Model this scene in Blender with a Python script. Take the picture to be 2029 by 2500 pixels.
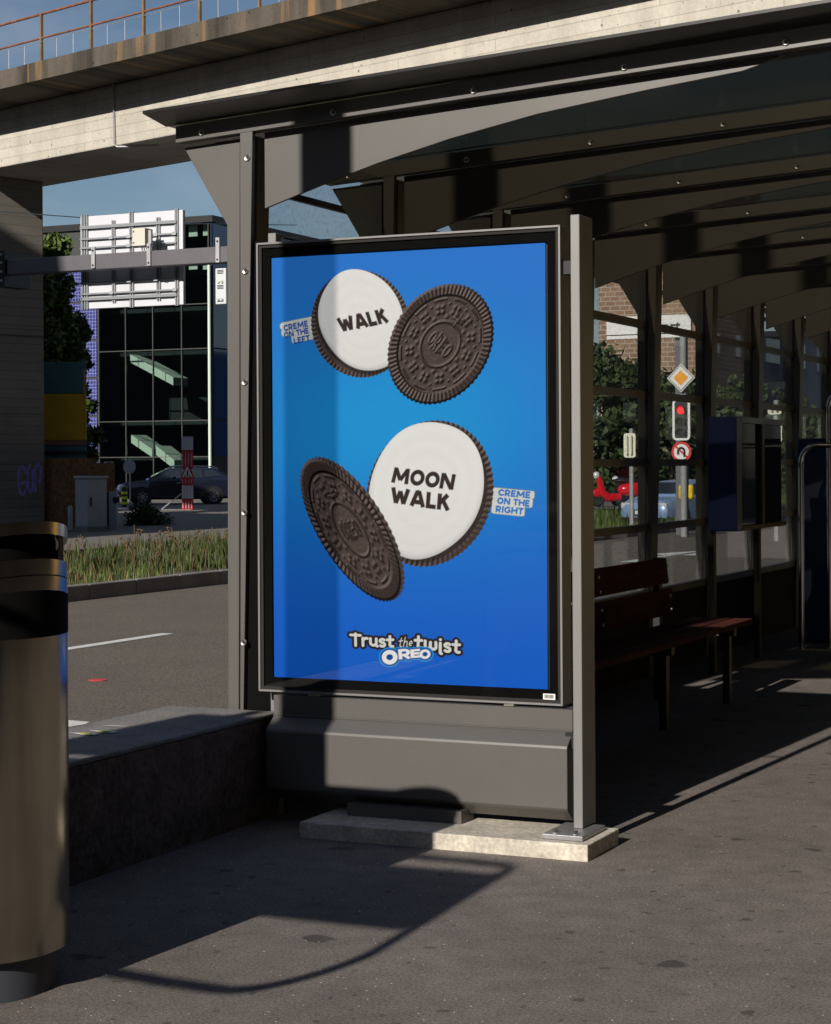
import bpy, math, random
import numpy as np
from mathutils import Vector, Matrix
R = math.radians
scene = bpy.context.scene
for o in list(bpy.data.objects): bpy.data.objects.remove(o)

# ---------------------------------------------------------------- camera (level, slight roll, vertical lens shift)
F, TH, HY, ROLL = 4725.99, .4304, -116.64, -.0058
CAM = Vector((2.5503, -6.8753, 1.4328))
FW = Vector((-math.sin(TH), math.cos(TH), 0)); RT = Vector((math.cos(TH), math.sin(TH), 0)); UP = Vector((0, 0, 1))
cam = bpy.data.cameras.new('camera'); cam.sensor_fit = 'VERTICAL'; cam.sensor_height = 36.0
cam.lens = F/2500*36; cam.shift_y = HY/2500; cam.clip_end = 3000; cam.clip_start = .05
camo = bpy.data.objects.new('camera', cam); scene.collection.objects.link(camo); scene.camera = camo
c_, s_ = math.cos(ROLL), math.sin(ROLL)
xr = RT*c_ + UP*s_*1.0; yr = UP*c_ - RT*s_*1.0
camo.matrix_world = Matrix((( xr.x, yr.x, -FW.x, CAM.x), (xr.y, yr.y, -FW.y, CAM.y), (xr.z, yr.z, -FW.z, CAM.z), (0, 0, 0, 1)))

# ---------------------------------------------------------------- light
SUN_DIR = Vector((.063, 1.0, -.47)).normalized()
EL = math.asin(-SUN_DIR.z)
world = bpy.data.worlds.new('World'); scene.world = world; world.use_nodes = True
wn = world.node_tree.nodes; wl = world.node_tree.links
sky = wn.new('ShaderNodeTexSky'); sky.sky_type = 'NISHITA'; sky.sun_disc = False
sky.sun_elevation = EL; sky.sun_rotation = math.atan2(-SUN_DIR.x, -SUN_DIR.y)
sky.air_density = 1.0; sky.dust_density = .6; sky.ozone_density = 2.6; sky.altitude = 400
# thin high cloud, the same over the whole sky
wc = wn.new('ShaderNodeTexCoord'); wm_ = wn.new('ShaderNodeMapping'); wm_.inputs['Scale'].default_value = (1, 1, 3.0); wl.new(wc.outputs['Generated'], wm_.inputs['Vector'])
wt = wn.new('ShaderNodeTexNoise'); wt.inputs['Scale'].default_value = 5.0; wt.inputs['Detail'].default_value = 6; wt.inputs['Roughness'].default_value = .55; wl.new(wm_.outputs[0], wt.inputs['Vector'])
wr = wn.new('ShaderNodeMapRange'); wr.inputs['From Min'].default_value = .42; wr.inputs['From Max'].default_value = .75; wr.inputs['To Max'].default_value = .38; wl.new(wt.outputs['Fac'], wr.inputs['Value'])
wx = wn.new('ShaderNodeMix'); wx.data_type = 'RGBA'; wl.new(wr.outputs[0], wx.inputs[0]); wl.new(sky.outputs[0], wx.inputs[6]); wx.inputs[7].default_value = (9.0, 9.3, 11.0, 1)
wl.new(wx.outputs[2], wn['Background'].inputs[0]); wn['Background'].inputs[1].default_value = .057
sun = bpy.data.lights.new('sun', 'SUN'); sun.energy = 5.0; sun.angle = R(.53); sun.color = (1.0, .93, .84)
suno = bpy.data.objects.new('sun', sun); scene.collection.objects.link(suno)
suno.rotation_euler = SUN_DIR.to_track_quat('-Z', 'Y').to_euler(); suno.location = (0, -30, 30)
vs = scene.view_settings; vs.view_transform = 'Standard'; vs.look = 'None'; vs.gamma = 1.0; vs.exposure = 0.0; vs.use_curve_mapping = False
scene.cycles.use_denoising = True
scene.cycles.max_bounces = 6; scene.cycles.diffuse_bounces = 2; scene.cycles.glossy_bounces = 3
scene.cycles.use_adaptive_sampling = True; scene.cycles.adaptive_threshold = .02
scene.cycles.transmission_bounces = 6; scene.cycles.transparent_max_bounces = 12
scene.cycles.caustics_reflective = False; scene.cycles.caustics_refractive = False
scene.cycles.sample_clamp_indirect = 4.0

# survey helpers: a sight line of the photograph met with a plane of the place
S = 2029/1736.
def ray(px, py):
    a = px*S-1014.5; b = py*S-1250-HY; u = c_*a+s_*b; v = -s_*a+c_*b
    return FW + RT*(u/F) - UP*(v/F)
def at(px, py, zc): return CAM + ray(px, py)*zc
def on(px, py, ax, val):
    r = ray(px, py); i = 'xyz'.index(ax); return CAM + r*((val-CAM[i])/r[i])

# ---------------------------------------------------------------- mesh helpers
COL = scene.collection
class MB:
    def __init__(s): s.v = []; s.f = []
    def add(s, vs, fs):
        n = len(s.v); s.v += [tuple(v) for v in vs]; s.f += [tuple(i+n for i in f) for f in fs]; return s
    def box(s, x0, x1, y0, y1, z0, z1):
        return s.add([(x0,y0,z0),(x1,y0,z0),(x1,y1,z0),(x0,y1,z0),(x0,y0,z1),(x1,y0,z1),(x1,y1,z1),(x0,y1,z1)],
            [(0,3,2,1),(4,5,6,7),(0,1,5,4),(1,2,6,5),(2,3,7,6),(3,0,4,7)])
    def obox(s, o, a, b, c):            # corner o, edge vectors a, b, c (right handed)
        o, a, b, c = Vector(o), Vector(a), Vector(b), Vector(c)
        P = [o, o+a, o+a+b, o+b]; P += [p+c for p in P]
        return s.add(P, [(0,3,2,1),(4,5,6,7),(0,1,5,4),(1,2,6,5),(2,3,7,6),(3,0,4,7)])
    def prism(s, poly, ax, d0, d1):     # polygon in the other two axes, extruded along axis ax
        n = len(poly)
        def mk(p, d):
            return (d, p[0], p[1]) if ax == 'x' else (p[0], d, p[1]) if ax == 'y' else (p[0], p[1], d)
        vs = [mk(p, d0) for p in poly]+[mk(p, d1) for p in poly]
        return s.add(vs, [tuple(range(n))[::-1], tuple(range(n, 2*n))]+[(i, (i+1) % n, n+(i+1) % n, n+i) for i in range(n)])
    def cyl(s, p, q, r, n=12, r2=None):
        p, q = Vector(p), Vector(q); d = (q-p).normalized(); a = d.orthogonal().normalized(); b = d.cross(a); r2 = r if r2 is None else r2
        vs = [p+(a*math.cos(2*math.pi*i/n)+b*math.sin(2*math.pi*i/n))*r for i in range(n)]+[q+(a*math.cos(2*math.pi*i/n)+b*math.sin(2*math.pi*i/n))*r2 for i in range(n)]
        return s.add(vs, [tuple(range(n))[::-1], tuple(range(n, 2*n))]+[(i, (i+1) % n, n+(i+1) % n, n+i) for i in range(n)])
    def tube(s, pts, r, n=8, closed=False):
        pts = [Vector(p) for p in pts]; N = len(pts); base = len(s.v); prev = None
        for i, p in enumerate(pts):
            d = (pts[(i+1) % N]-pts[i-1]) if closed else (pts[min(i+1, N-1)]-pts[max(i-1, 0)])
            d.normalize()
            a = d.orthogonal().normalized() if prev is None else (prev-d*prev.dot(d)).normalized()
            prev = a; b = d.cross(a); rr = r[i] if isinstance(r, (list, tuple)) else r
            s.v += [tuple(p+(a*math.cos(2*math.pi*k/n)+b*math.sin(2*math.pi*k/n))*rr) for k in range(n)]
        for i in range(N if closed else N-1):
            j = (i+1) % N
            s.f += [(base+i*n+k, base+i*n+(k+1) % n, base+j*n+(k+1) % n, base+j*n+k) for k in range(n)]
        if not closed:
            s.f += [tuple(base+k for k in range(n))[::-1], tuple(base+(N-1)*n+k for k in range(n))]
        return s
    def torus(s, c, axis, R0, r, n=20, m=8):
        axis = Vector(axis).normalized(); a = axis.orthogonal().normalized(); b = axis.cross(a); c = Vector(c)
        return s.tube([c+(a*math.cos(2*math.pi*i/n)+b*math.sin(2*math.pi*i/n))*R0 for i in range(n)], r, m, True)
    def lathe(s, prof, c=(0, 0, 0), n=24):  # prof (r, z)
        base = len(s.v)
        for r, z in prof: s.v += [(c[0]+r*math.cos(2*math.pi*i/n), c[1]+r*math.sin(2*math.pi*i/n), c[2]+z) for i in range(n)]
        for j in range(len(prof)-1):
            s.f += [(base+j*n+i, base+j*n+(i+1) % n, base+(j+1)*n+(i+1) % n, base+(j+1)*n+i) for i in range(n)]
        s.f += [tuple(base+i for i in range(n))[::-1], tuple(base+(len(prof)-1)*n+i for i in range(n))]
        return s
    def ball(s, c, r, n=12, m=8, sc=(1, 1, 1)):
        prof = [(math.cos(-math.pi/2+math.pi*j/m)*r+1e-4, math.sin(-math.pi/2+math.pi*j/m)*r) for j in range(m+1)]
        b0 = len(s.v); s.lathe(prof, (0, 0, 0), n)
        for i in range(b0, len(s.v)):
            x, y, z = s.v[i]; s.v[i] = (c[0]+x*sc[0], c[1]+y*sc[1], c[2]+z*sc[2])
        return s
    def build(s, name, mat, parent=None, smooth=False, bevel=0, seg=2, loc=None):
        me = bpy.data.meshes.new(name); me.from_pydata(s.v, [], s.f); me.update()
        if mat is not None: me.materials.append(mat)
        if smooth:
            me.polygons.foreach_set('use_smooth', [True]*len(me.polygons))
        o = bpy.data.objects.new(name, me); COL.objects.link(o)
        if parent is not None: o.parent = parent
        if loc is not None: o.location = loc
        if bevel:
            b = o.modifiers.new('edge', 'BEVEL'); b.width = bevel; b.segments = seg; b.limit_method = 'ANGLE'; b.angle_limit = R(35)
        if smooth:
            try: me.set_sharp_from_angle(angle=R(40))
            except Exception: pass
        return o
def npmesh(name, V, Fq, mat, parent=None):          # quads/tris from numpy
    me = bpy.data.meshes.new(name); k = Fq.shape[1]
    me.vertices.add(len(V)); me.vertices.foreach_set('co', np.asarray(V, np.float32).ravel())
    me.loops.add(Fq.size); me.loops.foreach_set('vertex_index', Fq.astype(np.int32).ravel())
    me.polygons.add(len(Fq)); me.polygons.foreach_set('loop_start', np.arange(0, Fq.size, k, dtype=np.int32))
    me.update(calc_edges=True); me.materials.append(mat)
    o = bpy.data.objects.new(name, me); COL.objects.link(o)
    if parent is not None: o.parent = parent
    return o
def tag(o, label, cat, group=None):
    o['label'] = label; o['category'] = cat
    if group: o['group'] = group
    return o
def thing(name, label, cat, group=None, loc=(0, 0, 0)):
    o = bpy.data.objects.new(name, None); COL.objects.link(o); o.location = loc; o.empty_display_size = .1
    return tag(o, label, cat, group)
def struct(o): o['kind'] = 'structure'; return o
def share(src, parent, loc, rot=None):               # a copy of one piece that shares its mesh
    c = src.copy(); COL.objects.link(c); c.parent = parent; c.location = loc
    if rot is not None: c.rotation_euler = rot
    return c

# ---------------------------------------------------------------- materials
def M(name, col, rough=.6, metal=0, var=.0, vscale=3.0, grain=0., gscale=120., bump=0., bscale=60., spec=.5, emit=None, coat=0., streak=None, world_co=True, aniso=0.):
    m = bpy.data.materials.new(name); m.use_nodes = True; nt = m.node_tree; n = nt.nodes; l = nt.links
    b = n['Principled BSDF']; b.inputs['Roughness'].default_value = rough; b.inputs['Metallic'].default_value = metal
    b.inputs['Specular IOR Level'].default_value = spec; b.inputs['Coat Weight'].default_value = coat
    b.inputs['Anisotropic'].default_value = aniso
    b.inputs['Base Color'].default_value = (*col, 1)
    if emit: b.inputs['Emission Color'].default_value = (*emit[0], 1); b.inputs['Emission Strength'].default_value = emit[1]
    if var or grain or bump or streak:
        if world_co: co = n.new('ShaderNodeNewGeometry').outputs['Position']
        else: co = n.new('ShaderNodeTexCoord').outputs['Object']
        cur = None
        def noise(scale, detail=5, vec=co):
            t = n.new('ShaderNodeTexNoise'); t.inputs['Scale'].default_value = scale; t.inputs['Detail'].default_value = detail; l.new(vec, t.inputs['Vector']); return t.outputs['Fac']
        def mulramp(fac, lo, hi, p0=.3, p1=.7):
            nonlocal cur
            r = n.new('ShaderNodeMapRange'); r.inputs['From Min'].default_value = p0; r.inputs['From Max'].default_value = p1
            r.inputs['To Min'].default_value = lo; r.inputs['To Max'].default_value = hi; l.new(fac, r.inputs['Value'])
            x = n.new('ShaderNodeVectorMath'); x.operation = 'SCALE'
            if cur is None: x.inputs[0].default_value = col
            else: l.new(cur, x.inputs[0])
            l.new(r.outputs[0], x.inputs['Scale']); cur = x.outputs[0]
        if var: mulramp(noise(vscale), 1-var, 1+var)
        if streak:
            mp = n.new('ShaderNodeMapping'); mp.inputs['Scale'].default_value = streak[0]; l.new(co, mp.inputs['Vector'])
            mulramp(noise(1.0, 4, mp.outputs[0]), 1-streak[1], 1+streak[1]*.4)
        if grain: mulramp(noise(gscale, 2), 1-grain, 1+grain)
        if cur is not None: l.new(cur, b.inputs['Base Color'])
        if bump:
            bp = n.new('ShaderNodeBump'); bp.inputs['Strength'].default_value = bump; bp.inputs['Distance'].default_value = .01
            l.new(noise(bscale, 4), bp.inputs['Height']); l.new(bp.outputs[0], b.inputs['Normal'])
    return m
def glass_mat(name, tint, ior=1.5, rough=0., absorb=None, dirt=0., gl=1.0):
    """thin architectural glass: tinted transparency plus Fresnel reflection"""
    m = bpy.data.materials.new(name); m.use_nodes = True; nt = m.node_tree; n = nt.nodes; l = nt.links
    n.remove(n['Principled BSDF']); out = n['Material Output']
    tr = n.new('ShaderNodeBsdfTransparent'); tr.inputs[0].default_value = (*tint, 1)
    g = n.new('ShaderNodeBsdfGlossy'); g.inputs['Roughness'].default_value = rough; g.inputs[0].default_value = (gl, gl, gl, 1)
    # Schlick reflectance, alike on both faces of the sheet
    f0 = ((ior-1)/(ior+1))**2
    lw_ = n.new('ShaderNodeLayerWeight'); pw = n.new('ShaderNodeMath'); pw.operation = 'POWER'; pw.inputs[1].default_value = 5.0; lw_.inputs[0].default_value = .5; l.new(lw_.outputs['Facing'], pw.inputs[0])
    fr = n.new('ShaderNodeMapRange'); fr.inputs['To Min'].default_value = f0; l.new(pw.outputs[0], fr.inputs['Value'])
    mx = n.new('ShaderNodeMixShader'); l.new(fr.outputs[0], mx.inputs[0]); l.new(tr.outputs[0], mx.inputs[1]); l.new(g.outputs[0], mx.inputs[2])
    last = mx.outputs[0]
    if dirt:
        d = n.new('ShaderNodeBsdfDiffuse'); d.inputs[0].default_value = (.25, .25, .25, 1)
        co = n.new('ShaderNodeNewGeometry').outputs['Position']
        t = n.new('ShaderNodeTexNoise'); t.inputs['Scale'].default_value = 60; t.inputs['Detail'].default_value = 3; l.new(co, t.inputs['Vector'])
        r = n.new('ShaderNodeMapRange'); r.inputs['From Min'].default_value = .5; r.inputs['From Max'].default_value = .75; r.inputs['To Max'].default_value = dirt; l.new(t.outputs['Fac'], r.inputs['Value'])
        m2 = n.new('ShaderNodeMixShader'); l.new(r.outputs[0], m2.inputs[0]); l.new(last, m2.inputs[1]); l.new(d.outputs[0], m2.inputs[2]); last = m2.outputs[0]
    l.new(last, out.inputs['Surface'])
    return m
def asphalt(name, base, speck, stains=True, patch=.18, sc=1.0):
    m = bpy.data.materials.new(name); m.use_nodes = True; nt = m.node_tree; n = nt.nodes; l = nt.links
    b = n['Principled BSDF']; b.inputs['Roughness'].default_value = .82; b.inputs['Specular IOR Level'].default_value = .35
    co = n.new('ShaderNodeNewGeometry').outputs['Position']
    def noise(s, d=4, r=.55):
        t = n.new('ShaderNodeTexNoise'); t.inputs['Scale'].default_value = s; t.inputs['Detail'].default_value = d; t.inputs['Roughness'].default_value = r; l.new(co, t.inputs['Vector']); return t.outputs['Fac']
    def ramp(f, a, b_, lo, hi):
        r = n.new('ShaderNodeMapRange'); r.inputs['From Min'].default_value = a; r.inputs['From Max'].default_value = b_
        r.inputs['To Min'].default_value = lo; r.inputs['To Max'].default_value = hi; l.new(f, r.inputs['Value']); return r.outputs[0]
    def mul(a, b_):
        x = n.new('ShaderNodeMath'); x.operation = 'MULTIPLY'; l.new(a, x.inputs[0]); l.new(b_, x.inputs[1]); return x.outputs[0]
    f = ramp(noise(260*sc, 3, .7), .3, .7, 1-speck, 1+speck)
    f = mul(f, ramp(noise(95*sc, 2, .6), .32, .68, 1-speck*.45, 1+speck*.45))
    f = mul(f, ramp(noise(1.1, 3), .3, .7, 1-patch, 1+patch))
    f = mul(f, ramp(noise(9, 2), .35, .65, 1-patch*.6, 1+patch*.6))
    if stains:
        ad = n.new('ShaderNodeVectorMath'); ad.operation = 'ADD'; wob = n.new('ShaderNodeTexNoise'); wob.inputs['Scale'].default_value = 14; wob.inputs['Detail'].default_value = 1; l.new(co, wob.inputs['Vector'])
        sc_ = n.new('ShaderNodeVectorMath'); sc_.operation = 'SCALE'; sc_.inputs['Scale'].default_value = .07; l.new(wob.outputs['Color'], sc_.inputs[0]); l.new(co, ad.inputs[0]); l.new(sc_.outputs[0], ad.inputs[1])
        for s, th, dk in ((3.1, .17, .45), (7.0, .15, .5), (1.3, .07, .42), (15.0, .18, .6)):
            v = n.new('ShaderNodeTexVoronoi'); v.inputs['Scale'].default_value = s; v.inputs['Randomness'].default_value = 1
            l.new(ad.outputs[0], v.inputs['Vector'])
            spot = ramp(v.outputs['Distance'], th*.75, th, dk, 1.0)
            # only some cells carry a spot
            cell = n.new('ShaderNodeSeparateColor'); l.new(v.outputs['Color'], cell.inputs[0])
            on_ = ramp(cell.outputs[0], .50, .51, 0, 1)
            mxx = n.new('ShaderNodeMix'); mxx.data_type = 'FLOAT'; mxx.inputs[2].default_value = 1.0
            l.new(on_, mxx.inputs[0]); l.new(spot, mxx.inputs[3]); f = mul(f, mxx.outputs[0])
        # pale chips of aggregate
        v = n.new('ShaderNodeTexVoronoi'); v.inputs['Scale'].default_value = 42; l.new(co, v.inputs['Vector'])
        cell = n.new('ShaderNodeSeparateColor'); l.new(v.outputs['Color'], cell.inputs[0])
        chip = mul(ramp(v.outputs['Distance'], .10, .13, 1, 0), ramp(cell.outputs[1], .88, .89, 0, 4.0))
        a1 = n.new('ShaderNodeMath'); a1.operation = 'ADD'; l.new(f, a1.inputs[0]); l.new(chip, a1.inputs[1]); f = a1.outputs[0]
    x = n.new('ShaderNodeVectorMath'); x.operation = 'SCALE'; x.inputs[0].default_value = base; l.new(f, x.inputs['Scale']); l.new(x.outputs[0], b.inputs['Base Color'])
    bp = n.new('ShaderNodeBump'); bp.inputs['Strength'].default_value = .55; bp.inputs['Distance'].default_value = .004
    l.new(noise(240*sc, 3, .7), bp.inputs['Height']); l.new(bp.outputs[0], b.inputs['Normal'])
    return m
def concrete(name, base, along, streaks=.3, rust=None, pits=True, boards=True):
    """board-marked concrete; `along` is the horizontal direction of the boards"""
    m = bpy.data.materials.new(name); m.use_nodes = True; nt = m.node_tree; n = nt.nodes; l = nt.links
    b = n['Principled BSDF']; b.inputs['Roughness'].default_value = .85; b.inputs['Specular IOR Level'].default_value = .25
    co = n.new('ShaderNodeNewGeometry').outputs['Position']
    dot = n.new('ShaderNodeVectorMath'); dot.operation = 'DOT_PRODUCT'; dot.inputs[1].default_value = along; l.new(co, dot.inputs[0])
    sep = n.new('ShaderNodeSeparateXYZ'); l.new(co, sep.inputs[0])
    cmb = n.new('ShaderNodeCombineXYZ'); l.new(dot.outputs['Value'], cmb.inputs[0]); l.new(sep.outputs[2], cmb.inputs[1])
    def noise(vec, s, d=4, scl=None):
        t = n.new('ShaderNodeTexNoise'); t.inputs['Scale'].default_value = s; t.inputs['Detail'].default_value = d
        if scl:
            mp = n.new('ShaderNodeMapping'); mp.inputs['Scale'].default_value = scl; l.new(vec, mp.inputs['Vector']); vec = mp.outputs[0]
        l.new(vec, t.inputs['Vector']); return t.outputs['Fac']
    def ramp(f, a, b_, lo, hi):
        r = n.new('ShaderNodeMapRange'); r.inputs['From Min'].default_value = a; r.inputs['From Max'].default_value = b_
        r.inputs['To Min'].default_value = lo; r.inputs['To Max'].default_value = hi; l.new(f, r.inputs['Value']); return r.outputs[0]
    def mul(a, b_):
        x = n.new('ShaderNodeMath'); x.operation = 'MULTIPLY'; l.new(a, x.inputs[0]); l.new(b_, x.inputs[1]); return x.outputs[0]
    f = ramp(noise(co, 1.2, 5), .3, .7, .90, 1.07)
    f = mul(f, ramp(noise(co, 16, 4), .3, .7, .92, 1.06))
    f = mul(f, ramp(noise(cmb.outputs[0], 1, 4, (2.2, .25, 1)), .42, .7, 1.0, 1-streaks))
    if boards:
        bk = n.new('ShaderNodeTexBrick'); bk.inputs['Scale'].default_value = 1.0; bk.inputs['Brick Width'].default_value = 2.4; bk.inputs['Row Height'].default_value = .22
        bk.inputs['Mortar Size'].default_value = .012; bk.inputs['Mortar Smooth'].default_value = .4
        bk.inputs['Color1'].default_value = (1.04, 1.04, 1.04, 1); bk.inputs['Color2'].default_value = (.92, .92, .92, 1); bk.inputs['Mortar'].default_value = (.72, .72, .72, 1)
        l.new(cmb.outputs[0], bk.inputs['Vector'])
        sp = n.new('ShaderNodeSeparateColor'); l.new(bk.outputs['Color'], sp.inputs[0]); f = mul(f, sp.outputs[0])
    if pits:
        v = n.new('ShaderNodeTexVoronoi'); v.inputs['Scale'].default_value = 3.2; l.new(cmb.outputs[0], v.inputs['Vector'])
        f = mul(f, ramp(v.outputs['Distance'], .06, .10, .35, 1))
        v = n.new('ShaderNodeTexVoronoi'); v.inputs['Scale'].default_value = 7; l.new(cmb.outputs[0], v.inputs['Vector'])
        f = mul(f, ramp(v.outputs['Distance'], .07, .13, .5, 1))
    x = n.new('ShaderNodeVectorMath'); x.operation = 'SCALE'; x.inputs[0].default_value = base; l.new(f, x.inputs['Scale']); cur = x.outputs[0]
    if rust:
        k = ramp(noise(cmb.outputs[0], 1, 3, (2.6, .12, 1)), .60, .70, 0, .75)
        mx = n.new('ShaderNodeMix'); mx.data_type = 'RGBA'; l.new(k, mx.inputs[0]); l.new(cur, mx.inputs[6]); mx.inputs[7].default_value = (*rust, 1); cur = mx.outputs[2]
    l.new(cur, b.inputs['Base Color'])
    bp = n.new('ShaderNodeBump'); bp.inputs['Strength'].default_value = .4; bp.inputs['Distance'].default_value = .01
    l.new(noise(co, 30, 4), bp.inputs['Height']); l.new(bp.outputs[0], b.inputs['Normal'])
    return m
# ---------------------------------------------------------------- poster print (flat print, computed procedurally)
PW, PH = 1.1856, 1.70
def make_print(step=0.0022):
    nx = int(PW/step)+1; ny = int(PH/step)+1
    X, Z = np.meshgrid(np.linspace(0, PW, nx), np.linspace(0, PH, ny))
    px = step
    rng = np.random.RandomState(4)
    grain = rng.rand(ny, nx)
    def s2l(c):
        c = np.asarray(c, float)/255.
        return np.where(c <= .04045, c/12.92, ((c+.055)/1.055)**2.4)
    img = np.zeros((ny, nx, 3))
    # background
    g = np.exp(-(((X-.55)/.75)**2 + ((Z-1.02)/.42)**2))
    top = s2l((46, 122, 218)); bot = s2l((18, 96, 206)); mid = s2l((32, 158, 226))
    t = np.clip(Z/PH, 0, 1)[..., None]
    img[:] = bot*(1-t)+top*t
    img = img*(1-g[..., None]*.95) + mid*(g[..., None]*.95)
    def put(cov, col):
        nonlocal img
        c = cov[..., None]
        img = img*(1-c) + np.asarray(col)*c
    def cov(d): return np.clip(.5 - d/px, 0, 1)
    def ell(c, a, b, ang):
        r = math.radians(ang); dx = X-c[0]; dz = Z-c[1]
        return (dx*math.cos(r)+dz*math.sin(r))/a, (-dx*math.sin(r)+dz*math.cos(r))/b
    # ---- stroke lettering
    def arc(cx, cy, rx, ry, a0, a1, n=14):
        return [(cx+rx*math.cos(math.radians(a0+(a1-a0)*i/n)), cy+ry*math.sin(math.radians(a0+(a1-a0)*i/n))) for i in range(n+1)]
    H = .12
    G = {
     'W': (1.28, [[(.12,1.0),(.38,.04)],[(.38,.04),(.64,.82)],[(.64,.82),(.90,.04)],[(.90,.04),(1.16,1.0)]]),
     'A': (1.0, [[(.10,0),(.45,.97)],[(.55,.97),(.90,0)],[(.25,.28),(.75,.28)],[(.42,.9),(.58,.9)]]),
     'L': (.68, [[(.13,0),(.13,1)],[(.02,.12),(.66,.12)]]),
     'K': (.88, [[(.13,0),(.13,1)],[(.18,.42),(.66,.98)],[(.38,.58),(.74,.02)]]),
     'M': (1.28, [[(.14,0),(.20,1)],[(.22,.92),(.64,.22)],[(.64,.22),(1.06,.92)],[(1.08,1),(1.14,0)]]),
     'O': (1.04, [arc(.52,.5,.39,.38,0,360,28)]),
     'N': (1.02, [[(.13,0),(.13,1)],[(.16,.95),(.86,.05)],[(.89,0),(.89,1)]]),
     'C': (.92, [arc(.52,.5,.39,.38,48,312,22)]),
     'R': (.86, [[(.13,0),(.13,1)],[(.13,.88),(.45,.88)]+arc(.45,.64,.24,.24,90,-90,10)+[(.13,.40)],[(.38,.42),(.74,.02)]]),
     'E': (.74, [[(.13,0),(.13,1)],[(.02,.88),(.70,.88)],[(.1,.5),(.64,.5)],[(.02,.12),(.72,.12)]]),
     'F': (.70, [[(.13,0),(.13,1)],[(.02,.88),(.68,.88)],[(.1,.48),(.6,.48)]]),
     'H': (.98, [[(.13,0),(.13,1)],[(.85,0),(.85,1)],[(.13,.5),(.85,.5)]]),
     'T': (.82, [[(.41,0),(.41,1)],[(.01,.88),(.81,.88)]]),
     'I': (.30, [[(.15,0),(.15,1)]]),
     'G': (1.0, [arc(.52,.5,.39,.38,50,325,22),[(.54,.46),(.93,.46)],[(.86,.5),(.86,.2)]]),
     ' ': (.36, []),
     'r': (.56, [[(.13,.02),(.13,.66)],arc(.42,.36,.28,.30,150,75,6)]),
     'u': (.74, [[(.13,.66),(.13,.32)]+arc(.36,.32,.23,.22,180,330,8),[(.60,.66),(.60,.1),(.68,.04)]]),
     's': (.58, [arc(.30,.50,.19,.15,40,200,8)+[(.30,.36)]+arc(.28,.21,.20,.16,60,-140,9)]),
     't': (.60, [[(.28,.92),(.26,.24)]+arc(.42,.24,.17,.16,180,300,6),[(.04,.62),(.52,.66)]]),
     'h': (.70, [[(.13,.02),(.15,1.0)],[(.14,.36)]+arc(.36,.42,.20,.20,150,0,7)+[(.56,.12),(.64,.06)]]),
     'e': (.60, [[(.12,.34),(.48,.42)]+arc(.31,.40,.18,.22,20,300,12)]),
     'w': (1.0, [[(.12,.66),(.12,.32)]+arc(.30,.30,.18,.20,180,360,7)+[(.50,.6)],[(.5,.32)]+arc(.70,.30,.20,.20,180,360,7)+[(.88,.64)]]),
     'i': (.32, [[(.15,.62),(.15,-.12),(.24,-.16)],[(.15,.88),(.16,.885)]]),
    }
    def text(s, p0, p1, up, th=.24, rnd=False, gap=.08, small=None):
        """signed distance (metres) of a line of lettering mapped on baseline p0->p1, cap height vector up"""
        tot = sum(G[c][0] for c in s)+gap*(len(s)-1)
        p0 = np.array(p0); p1 = np.array(p1); up = np.array(up)
        M = np.stack([(p1-p0)/tot, up], 1); Mi = np.linalg.inv(M); sc = math.sqrt(abs(np.linalg.det(M)))
        m = np.hypot(*up)*1.2
        x0, x1 = min(p0[0], p1[0])-m, max(p0[0], p1[0])+m; z0, z1 = min(p0[1], p1[1])-m, max(p0[1], p1[1])+m*1.2
        ix = slice(max(0, int(x0/step)), min(nx, int(x1/step)+2)); iz = slice(max(0, int(z0/step)), min(ny, int(z1/step)+2))
        dx = X[iz, ix]-p0[0]; dz = Z[iz, ix]-p0[1]
        U = Mi[0,0]*dx+Mi[0,1]*dz; V = Mi[1,0]*dx+Mi[1,1]*dz
        D = np.full(U.shape, 9.); x = 0
        for c in s:
            w, st = G[c]
            for pl in st:
                for (ax, ay), (bx, by) in zip(pl[:-1], pl[1:]):
                    ex, ey = bx-ax, by-ay; L = math.hypot(ex, ey)
                    if L < 1e-6: continue
                    ex /= L; ey /= L
                    qx = U-x-ax; qy = V-ay
                    al = qx*ex+qy*ey; pe = np.abs(-qx*ey+qy*ex)
                    if rnd or len(pl) > 2:
                        d = np.hypot(al-np.clip(al, 0, L), pe)-th/2
                    else:
                        a2 = np.abs(al-L/2)-L/2; b2 = pe-th/2
                        d = np.maximum(a2, b2)
                    D = np.minimum(D, d)
            x += w+gap
        out = np.full(X.shape, 9.); out[iz, ix] = D*sc
        return out
    # ---- biscuits
    brown = s2l((58, 47, 44)); dark = s2l((14, 10, 9)); light = s2l((122, 107, 101))
    def shade(hgt, mask, k=1.0, L=(-.45, .55, .70)):
        gz, gx = np.gradient(hgt, step)
        n = np.stack([-gx*k, -gz*k, np.ones_like(gx)], -1); n /= np.linalg.norm(n, axis=-1, keepdims=True)
        l = np.array(L)/np.linalg.norm(L); s = n@l
        s = s + (grain-.5)*.22
        s = np.clip(s, 0, 1)[..., None]
        col = np.where(s < .6, dark+(brown-dark)*(s/.6), brown+(light-brown)*((s-.6)/.4))
        put(mask, 0); img[...] += col*mask[..., None]
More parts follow.
